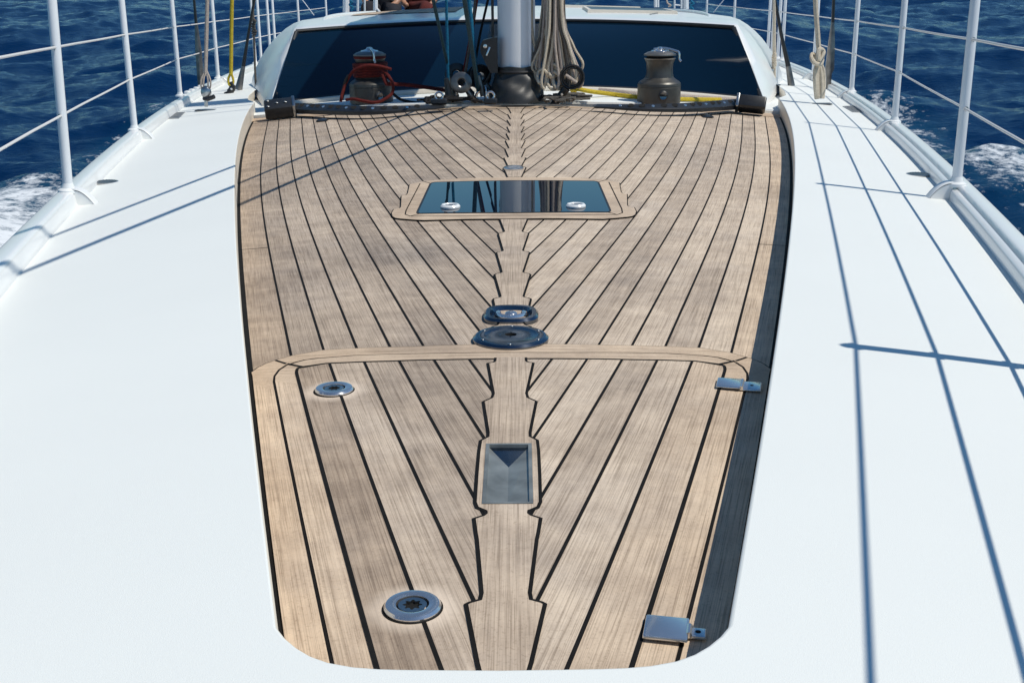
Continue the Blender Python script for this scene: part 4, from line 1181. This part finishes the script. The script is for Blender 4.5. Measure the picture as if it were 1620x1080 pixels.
m = MB(); m.mat('black'); m.torus(cb, .050, .008, axis=(0, 1, .1), n=36, m=12); m.torus(cb+Vector((0, -.008, 0)), .062, .006, axis=(0, 1, .1), n=36); m.build('ring', parent=t)
m = MB(); m.mat('rope_pale'); m.tube([cb+Vector((-.035, -.01, .012)), cb+Vector((.025, -.01, -.03))], .009, 8); m.build('inner_rope', parent=t)
m = MB(); m.mat('black'); m.tube([cb+Vector((-.03, 0, -.06)), cb+Vector((-.09, .03, -.14)), cb+Vector((-.13, .04, -.19))], [.022, .02, .014], 10); m.mat('chrome')
for q in (Vector((-.055, -.02, -.09)), Vector((-.085, -.018, -.125))): m.lathe([(.008, 0), (.006, .004), (.0005, .004)], cb+q, 12, axis=(0, -1, 0))
m.build('strap', parent=t)
m = MB(); m.mat('rope_pale'); m.tube(bez([at(885, -100, my-.12), at(889, 10, my-.12), at(897, 60, my-.12), at(909, 95, my-.12), at(919, 118, my-.12), at(921, 133, my-.1), at(915, 139, my-.08)], 8), .0085, 8)
m.build('line', label='pale line falling down the right side of the tan bundle to the deck', cat='rope')

# ------------------------------------------------------------------ shrouds, runners and tied lines on the side decks
def shackle(c, label, sz=.03):
    t = thing('deck_shackle', label, 'shackle', c, 'deck eyes')
    m = MB(); m.mat('greyrod'); m.torus(c+Vector((0, 0, 0)), sz, sz*.2, axis=(0, 1, 0), n=18, a0=-.15, a1=PI+.15); m.build('bow', parent=t)
    m = MB(); m.mat('greyrod'); m.box(c+Vector((0, 0, .002)), (sz*3, sz*1.6, .006), None, .002); m.build('base_plate', parent=t)
    return t
def upline(pxs, Y, dy=0):
    return [at(x, y, Y+dy*i) for i, (x, y) in enumerate(pxs)]
# left
c = U(326, 175, .0); shackle(c, 'steel deck eye under the pale rope on the left side deck', .038); Y = c.y
rope('runner', upline([(325, 120), (326.5, 60), (328, 0), (330, -80), (333, -400)], Y), .011, 'rope_pale', 'pale pinkish rope rising from the block on the left side deck', 'rope')
m = MB(); m.mat('rope_pale')
for dx in (-8, -4, 3, 7): m.tube(bez([at(326, 110, Y), at(326+dx, 128, Y-.01), at(326+dx*.8, 142, Y), at(325, 150, Y)], 6), .005, 6)
m.build('splice', label='splayed pale lashing joining the pale rope to its block', cat='rope')
t = thing('pulley_block', 'small grey block hanging under the pale rope on the left side deck', 'block', at(326, 146, Y))
m = MB(); m.mat('satin'); m.sphere(at(326, 146, Y), .030, 16, (1, .6, 1.25)); m.build('cheek_plate', parent=t)
m = MB(); m.mat('rubber'); m.tube([at(323, 156, Y), at(329, 157, Y-.02), at(339, 153, Y-.03)], .012, 8); m.build('retaining_strap', parent=t)
m = MB(); m.mat('satin'); m.tube([at(326, 150, Y), at(326, 169, Y)], .010, 8); m.build('tang', parent=t)
def shroud(pxs, rs, Yb, label, mats=('carbon', 'greyrod'), split=2):
    t = thing('shroud', label, 'shroud', at(*pxs[-1], Yb), 'rigging shrouds')
    P = [at(x, y, Yb) for x, y in pxs]
    m = MB(); m.mat(mats[0]); m.tube([P[0]*3-P[1]*2]+P[:split+1], [rs[0]]+rs[:split+1], 10); m.build('rod', parent=t)
    m = MB(); m.mat(mats[1]); m.tube(P[split:], rs[split:], 14); m.build('rigging_screw', parent=t)
    return t
shroud([(304, -60), (307, 0), (310.5, 40), (314, 80), (317, 120), (318, 140)], [.0085, .0085, .011, .022, .023, .019], 8.3, 'dark shroud with grey turnbuckle standing by the pale rope on the left side deck')
cy = U(357, 149, 0); Y = cy.y+.05
rope('runner', upline([(365.5, 118), (366, 60), (367, 0), (369, -80), (375, -400)], Y), .0125, 'rope_yellow', 'yellow rope with a spliced eye rising from the left side deck', 'rope')
m = MB(); m.mat('rope_yellow'); m.tube(bez([at(365.5, 116, Y), at(361.5, 124, Y), at(362, 133, Y), at(366, 136, Y-.01), at(369, 131, Y), at(368.5, 124, Y), at(365.5, 116, Y)], 6), .008, 8); m.build('spliced_eye', label='spliced eye at the lower end of the yellow rope', cat='rope')
t = thing('snap_shackle', 'dark snap shackle holding the eye of the yellow rope', 'shackle', cy)
m = MB(); m.mat('black'); m.tube(bez([at(366, 130, Y), at(368, 138, Y-.01), at(364, 145, Y-.01), at(356, 149, Y)], 5), [.012]*4+[.022]*8+[.012]*4, 10); m.build('body', parent=t)
m = MB(); m.mat('chrome'); m.lathe([(.009, 0), (.006, .004), (.0005, .004)], at(366, 141, Y-.03), 10, axis=(0, -1, 0)); m.build('pin', parent=t)
Yb = U(377, 143, 0).y
shroud([(410, -60), (402.5, 0), (392, 60), (385, 105), (377.5, 142)], [.009, .009, .0095, .013, .026], Yb, 'black shroud slanting to the deck beside the left flank of the deckhouse', ('carbon', 'greyrod'), 3)
rope('line', upline([(405, 143), (403.5, 110), (402, 60), (400.5, 20), (400, -100)], Yb+.1), .0075, 'rope_grey', 'thin grey line hanging close to the left flank of the deckhouse', 'rope')
m = MB(); m.mat('rope_grey')
for k in range(6): m.tube(bez([at(400+random.uniform(-2, 2), 30+k*4, Yb+.08), at(403+random.uniform(0, 3), 34+k*4, Yb+.05), at(399, 38+k*4, Yb+.08)], 5), .006, 6)
m.build('knot', label='small grey knot tied high on the thin grey line', cat='rope')
# right
c = U(1299, 165, 0); shackle(c, 'steel deck eye under the knotted rope hank on the right side deck', .038); Y = c.y
rope('runner', upline([(1297, 100), (1294, 60), (1291, 20), (1290, 0), (1287, -120), (1282, -400)], Y), .0135, 'rope_tan', 'tan rope rising from the knotted hank on the right side deck', 'rope')
hk = thing('rope_hank', 'knotted tan rope hank tied to the deck eye on the right side deck', 'rope', at(1297, 130, Y))
for k, (x0, x1, x2) in enumerate(((1290, 1290, 1292), (1293, 1293, 1294), (1298, 1300, 1299), (1302, 1303, 1301))):
    m = MB(); m.mat('rope_tan'); m.tube(bez([at(1296, 98, Y), at(x0, 112, Y-.02+.01*k), at(x1, 135, Y-.02+.01*k), at(x2, 156, Y)], 8), .0125, 8); m.build('strand', parent=hk)
m = MB(); m.mat('rope_tan')
m.tube(bez([at(1295, 95, Y), at(1286, 86, Y), at(1284, 92, Y-.03), at(1289, 100, Y-.05), at(1298, 102, Y-.05), at(1301, 94, Y-.03)], 8), .012, 8)
m.tube(bez([at(1296, 104, Y-.03), at(1294, 92, Y-.04), at(1296, 79, Y-.03), at(1302, 81, Y-.02), at(1301, 90, Y-.03), at(1296, 98, Y-.04)], 8), .014, 8)
m.build('knot', parent=hk)
shroud([(1320.5, -60), (1319, 0), (1317.5, 36), (1315, 75), (1312.5, 110), (1311.5, 117), (1310.5, 141)], [.010, .010, .011, .024, .030, .019, .016], U(1310, 141, 0).y, 'black shroud with a wide grey turnbuckle beside the knotted hank on the right side deck')
Yb = U(1253, 136, 0).y
shroud([(1222, -60), (1226, 0), (1237, 60), (1247, 105), (1252, 136)], [.010, .010, .012, .017, .024], Yb, 'black shroud slanting to the deck beside the right flank of the deckhouse', ('carbon', 'greyrod'), 3)
rope('line', upline([(1225.5, 134), (1225.5, 110), (1225, 95)], Yb), .0075, 'rope_tan', 'thin tan cord tied to the small ring beside the right flank of the deckhouse', 'rope')
m = MB(); m.mat('rope_tan')
for k in range(5): m.tube(bez([at(1223+random.uniform(-1, 2), 84+k*4, Yb), at(1227, 87+k*4, Yb-.03), at(1222, 92+k*4, Yb)], 5), .0085, 6)
m.tube([at(1225, 90, Yb), at(1225, 0, Yb), at(1225, -90, Yb)], .012, 8)
m.build('knot', label='tan cord and knot hanging among the gate stanchions on the right', cat='rope')
shackle(U(1225.5, 135, 0), 'small black ring on the deck at the right flank of the deckhouse', .025)
rope('line', bez([U(1222, 134, .01), U(1212, 131, .01), U(1200, 127, .02)], 8), .006, 'rope_dark', 'thin black cord from the small ring to the right corner of the deckhouse', 'rope')
# clips on the left toe rail
t = thing('toe_rail_cleat', 'white fairlead with rollers on the left toe rail in the shade of the mast', 'fairlead', U(300, 147, .03))
for k in range(4):
    q = U(297+k*7, 150-k*3.2, .03); m = MB(); m.mat('gloss'); m.box(q, (.035, .06, .05), None, .008); m.build('roller', parent=t)

# ------------------------------------------------------------------ things standing beyond the roof
def post(px, r_, Y, label, y0=18, mat='tube', lean=0):
    return rope('post', [at(px+lean*.3, y0, Y), at(px-lean, -60, Y)], r_, mat, label, 'post', 'posts beyond the deckhouse roof')
post(547.5, .036, 13.2, 'thick grey post beyond the left of the deckhouse roof', 20, 'mastpaint')
post(566, .013, 13.0, 'thin white post beyond the left of the deckhouse roof', 18)
post(577, .010, 13.0, 'thinner white post right beside another beyond the left of the roof', 18)
post(594, .024, 12.6, 'white post with a curved strut beyond the left of the roof', 17)
rope('strut', bez([at(597, 15, 12.6), at(601, 20, 12.2), at(606, 28, 11.0)], 5), .013, 'gloss', 'white curved strut at the foot of the post on the left of the roof', 'post')
rope('rope_coil', bez([at(553, 1, 13.1), at(557, 4, 13.1), at(553, 8, 13.1), at(558, 12, 13.1), at(556, 18, 13.1)], 5), .012, 'rope_blue', 'small blue rope coil hanging on the thick grey post', 'rope')
post(1037, .018, 13.0, 'grey post beyond the right of the deckhouse roof', 12, 'mastpaint')
post(1041, .012, 12.9, 'white post touching the grey post beyond the right of the roof', 12)
post(1067, .011, 13.4, 'outer white post of the small ladder beyond the right of the roof', 14)
post(1078, .011, 13.4, 'inner white post of the small ladder beyond the right of the roof', 14)
rope('rung', [at(1067, 8, 13.4), at(1078, 9, 13.4)], .008, 'tube', 'single rung between the two thin white posts on the right', 'ladder')
post(1085, .030, 13.0, 'thick pale post beyond the right of the deckhouse roof', 15, 'tube', 1)
rope('rope_coil', bez([at(1093, 2, 13.2), at(1097, 6, 13.2), at(1092, 10, 13.2), at(1096, 15, 13.2), at(1093, 17, 13.2)], 5), .014, 'rope_blue', 'small blue rope coil hanging beyond the right of the roof', 'rope')
rope('line', bez([at(1054, -4, 12.8), at(1056, 5, 12.8), at(1061, 9, 12.8), at(1057, 11, 12.8)], 5), .009, 'rope_pale', 'short pale line with a hook beyond the right of the roof', 'rope')
for a_, b_, lb in (((478, 0), (497, 25), 'left'), ((1147, -2), (1129, 20), 'right')):
    rope('stay', [at(*a_, 15)*2-at(*b_, 15), at(*a_, 15), at(*b_, 15)], .006, 'tube', 'thin slanting stay seen over the sea on the %s of the roof' % lb, 'stay')

# crew sitting in the cockpit: only hips and legs reach into the frame
def person(name, px, Y, label, flip=1, top='darkcloth'):
    base = at(px, 6, Y); base.z -= .08
    t = thing(name, label, 'person', base, 'crew in the cockpit')
    def skin(nm, V, E, rad, mat, sub=2):
        me = bpy.data.meshes.new(nm); me.from_pydata([tuple(Vector(v)) for v in V], E, []); me.materials.append(M[mat])
        o = bpy.data.objects.new(nm, me); COL.objects.link(o); o.parent = t
        sk_ = o.modifiers.new('skin', 'SKIN'); sk_.use_smooth_shade = True
        for i, r0 in enumerate(rad): me.skin_vertices[0].data[i].radius = (r0 if isinstance(r0, tuple) else (r0, r0))
        me.skin_vertices[0].data[0].use_root = True
        ss = o.modifiers.new('sub', 'SUBSURF'); ss.levels = sub; ss.render_levels = sub
        return o
    f = flip
    V = [(0, 0, 0), (0, .02, .15), (0, .04, .32), (0, .03, .47), (0, .02, .56), (0, .0, .66), (0, -.01, .76),
         (-.17, .03, .45), (-.24, -.02, .22), (-.16, -.18, .08), (-.12, -.25, .06),
         (.17, .03, .45), (.24, -.02, .22), (.16, -.18, .08), (.12, -.25, .06),
         (-.10, -.02, -.02), (-.13*f, -.40, .06), (-.12, -.45, -.34), (-.12, -.58, -.38),
         (.10, -.02, -.02), (.16, -.42, .02), (.15, -.46, -.36), (.15, -.60, -.40)]
    E = [(0, 1), (1, 2), (2, 3), (3, 4), (4, 5), (5, 6), (3, 7), (7, 8), (8, 9), (9, 10), (3, 11), (11, 12), (12, 13), (13, 14), (0, 15), (15, 16), (16, 17), (17, 18), (0, 19), (19, 20), (20, 21), (21, 22)]
    rad = [.13, .12, .14, .12, .055, .08, .085, .065, .045, .034, .03, .065, .045, .034, .03, .09, .065, .05, .035, .09, .065, .05, .035]
    skin('body', V, E, rad, 'skin')
    V2 = [(0, 0, .0), (0, .02, .15), (0, .04, .32), (0, .03, .46), (-.17, .03, .44), (-.215, .0, .32), (.17, .03, .44), (.215, .0, .32), (-.10, -.02, -.02), (-.13*f, -.40, .06), (.10, -.02, -.02), (.16, -.42, .02), (-.12, -.45, -.30), (.15, -.46, -.32)]
    E2 = [(0, 1), (1, 2), (2, 3), (3, 4), (4, 5), (3, 6), (6, 7), (0, 8), (8, 9), (0, 10), (10, 11), (9, 12), (11, 13)]
    skin('clothing', V2, E2, [.145, .135, .155, .13, .078, .062, .078, .062, .105, .082, .105, .082, .065, .065], top)
    m = MB(); m.mat('hair'); org = base; m.sphere(base+Vector((0, .01, .76)), .105, 16, (1, 1.05, 1)); m.build('hair', parent=t)
person('person', 606, 13.6, 'person in dark clothes sitting beyond the left part of the deckhouse roof', 1)
person('person', 664, 13.9, 'person in dark red clothes sitting beyond the middle of the deckhouse roof', -1, 'redcloth')

# ------------------------------------------------------------------ tilt the whole boat: the bow rides high
stain(teak_deck)
for o in list(COL.objects):
    if o.parent is None: o.matrix_basis = TILT @ o.matrix_basis

# ------------------------------------------------------------------ sea
SEA = -1.75
def tile(Lm, n, wind, V, amp, seed, lo=.0):
    r_ = np.random.default_rng(seed)
    k1 = 2*np.pi*np.fft.fftfreq(n, Lm/n); kx, ky = np.meshgrid(k1, k1, indexing='xy'); k = np.hypot(kx, ky); k[0, 0] = 1
    Lw = V*V/9.81; w = np.array([math.cos(wind), math.sin(wind)]); cd = (kx*w[0]+ky*w[1])/k
    P = np.exp(-1/(k*Lw)**2)/k**3.7*(.25+cd**2)*np.exp(-(k*.03)**2); P[0, 0] = 0
    h = (r_.normal(size=(n, n))+1j*r_.normal(size=(n, n)))*np.sqrt(P)
    Hh = np.fft.ifft2(h).real; s = Hh.std(); f = amp/s
    Dx = np.fft.ifft2(1j*kx/k*h).real*f; Dy = np.fft.ifft2(1j*ky/k*h).real*f
    return Hh*f, Dx, Dy
def sample(T, Lm, x, y):
    n = T.shape[0]; u = (x/Lm*n) % n; v = (y/Lm*n) % n; i = np.floor(u).astype(int) % n; j = np.floor(v).astype(int) % n
    fu = u-np.floor(u); fv = v-np.floor(v); i2 = (i+1) % n; j2 = (j+1) % n
    return T[j, i]*(1-fu)*(1-fv)+T[j, i2]*fu*(1-fv)+T[j2, i]*(1-fu)*fv+T[j2, i2]*fu*fv
A = tile(23.0, 512, 1.9, 3.6, .075, 3); Bt = tile(67.0, 512, 1.6, 6.5, .12, 5)
fan = np.concatenate([np.linspace(-180, -36, 110, endpoint=False), np.linspace(-36, 36, 1000, endpoint=False), np.linspace(36, 180, 110)])
rad = np.concatenate([[.2, 2.0, 3.2], np.geomspace(4.0, 160, 560), np.geomspace(165, 6000, 60)])
th = np.radians(fan); RR, TH = np.meshgrid(rad, th, indexing='ij')
X = RR*np.sin(TH); Y = RR*np.cos(TH)
fade = np.clip(1.3-RR/400, 0, 1)*np.clip((RR-1)/4, 0, 1)
fine = np.where(np.abs(TH) < R(37), 1, .4)
ha, ax_, ay_ = [sample(t_, 23.0, X, Y) for t_ in A]; c45 = math.cos(.6); s45 = math.sin(.6)
hb_, bx_, by_ = [sample(t_, 67.0, X*c45-Y*s45, X*s45+Y*c45) for t_ in Bt]
Z = SEA+(ha*fine+hb_)*fade
CH = .9
Xd_ = X+(ax_*CH*fine)*fade; Yd_ = Y+(ay_*CH*fine)*fade
# wake and bow wave foam next to the hull
hbv = np.vectorize(halfbeam)(np.clip(Y, -2, 21))
dist = np.abs(X)-hbv
nz = sample(tile(9.0, 256, .5, 3.0, 1.0, 9)[0], 9.0, X, Y); nz2 = sample(tile(31.0, 256, .5, 5.0, 1.0, 19)[0], 31.0, X, Y)
foam = np.zeros_like(X)
# curl thrown outward: a crest line leaving the hull and trailing aft
for s, shift in ((-1, -.05), (1, -.35)):
    line = .60+.17*np.clip(Y-1, 0, 8)+.03*np.clip(Y-9, 0, 30)+.12*nz2+shift*.4
    d = np.where(np.sign(X) == s, dist-line, 9)
    crest = np.exp(-(d/.60)**2)*np.clip(1.25-(Y-7.5)/9.5, 0, 1)*np.clip((Y+1)/2, 0, 1)
    inner = np.where((d < 0) & (dist > -.4), .66*np.clip(1.15-(Y-7.0)/5.5, 0, 1), 0)
    foam = np.maximum(foam, np.maximum(crest*.62, inner*.95))
    Z += .22*crest*np.clip(1.2-(Y-6)/9, 0, 1)
foam = foam+(.13*nz+.09*nz2)*(foam > .05)
caps = np.clip((ha/.075-2.35), 0, 1)*.5*fine
foam = np.clip(np.maximum(foam, caps), 0, 1)
nr, nt_ = X.shape
verts = np.stack([Xd_, Yd_, Z], -1).reshape(-1, 3)
ii, jj = np.meshgrid(np.arange(nr-1), np.arange(nt_-1), indexing='ij')
q0 = ii*nt_+jj; faces = np.stack([q0, q0+1, q0+nt_+1, q0+nt_], -1).reshape(-1, 4)[:, ::-1]
me = bpy.data.meshes.new('sea'); nv, nf = len(verts), len(faces)
me.vertices.add(nv); me.vertices.foreach_set('co', verts.astype(np.float32).ravel())
me.loops.add(nf*4); me.loops.foreach_set('vertex_index', faces.astype(np.int32).ravel())
me.polygons.add(nf); me.polygons.foreach_set('loop_start', np.arange(0, nf*4, 4, dtype=np.int32)); me.polygons.foreach_set('loop_total', np.full(nf, 4, np.int32))
me.update(); me.validate()
fa_ = me.attributes.new('foam', 'FLOAT', 'POINT'); fa_.data.foreach_set('value', foam.astype(np.float32).ravel())
me.materials.append(M['sea']); me.shade_smooth()
sea = bpy.data.objects.new('sea', me); COL.objects.link(sea); sea['kind'] = 'structure'

# ------------------------------------------------------------------ light
sd = (TILT.to_3x3() @ SUN).normalized()
elev = math.asin(sd.z); azim = math.atan2(sd.x, sd.y)
w = bpy.data.worlds.new('World'); scene.world = w; w.use_nodes = True; nt = w.node_tree
sky = nt.nodes.new('ShaderNodeTexSky'); sky.sky_type = 'NISHITA'; sky.sun_disc = False; sky.sun_elevation = elev; sky.sun_rotation = azim
sky.air_density = 1.0; sky.dust_density = .0; sky.ozone_density = 1.6
bg = nt.nodes['Background']; bg.inputs['Strength'].default_value = .08
tn_ = nt.nodes.new('ShaderNodeMix'); tn_.data_type = 'RGBA'; tn_.blend_type = 'MULTIPLY'; tn_.inputs[0].default_value = 1; tn_.inputs[7].default_value = (.56, .93, 1.12, 1)
nt.links.new(sky.outputs[0], tn_.inputs[6]); nt.links.new(tn_.outputs[2], bg.inputs[0])
ld_ = bpy.data.lights.new('sun', 'SUN'); ld_.energy = 3.65; ld_.angle = R(.5); ld_.color = (1, .95, .85)
so = bpy.data.objects.new('sun', ld_); COL.objects.link(so); so.rotation_mode = 'QUATERNION'; so.rotation_quaternion = sd.to_track_quat('Z', 'Y')

# ------------------------------------------------------------------ camera
cd_ = bpy.data.cameras.new('camera'); cam = bpy.data.objects.new('camera', cd_); COL.objects.link(cam)
cd_.sensor_width = 36; cd_.lens = F/1620*36; cd_.clip_start = .05; cd_.clip_end = 10000
cam.matrix_world = TILT @ (Matrix.Translation(CAM) @ CROT.to_4x4())
scene.camera = cam
scene.render.resolution_x = 1024; scene.render.resolution_y = 682
scene.view_settings.view_transform = 'Standard'; scene.view_settings.look = 'None'; scene.view_settings.gamma = 1
scene.view_settings.exposure = 0.0
scene.render.engine = 'CYCLES'
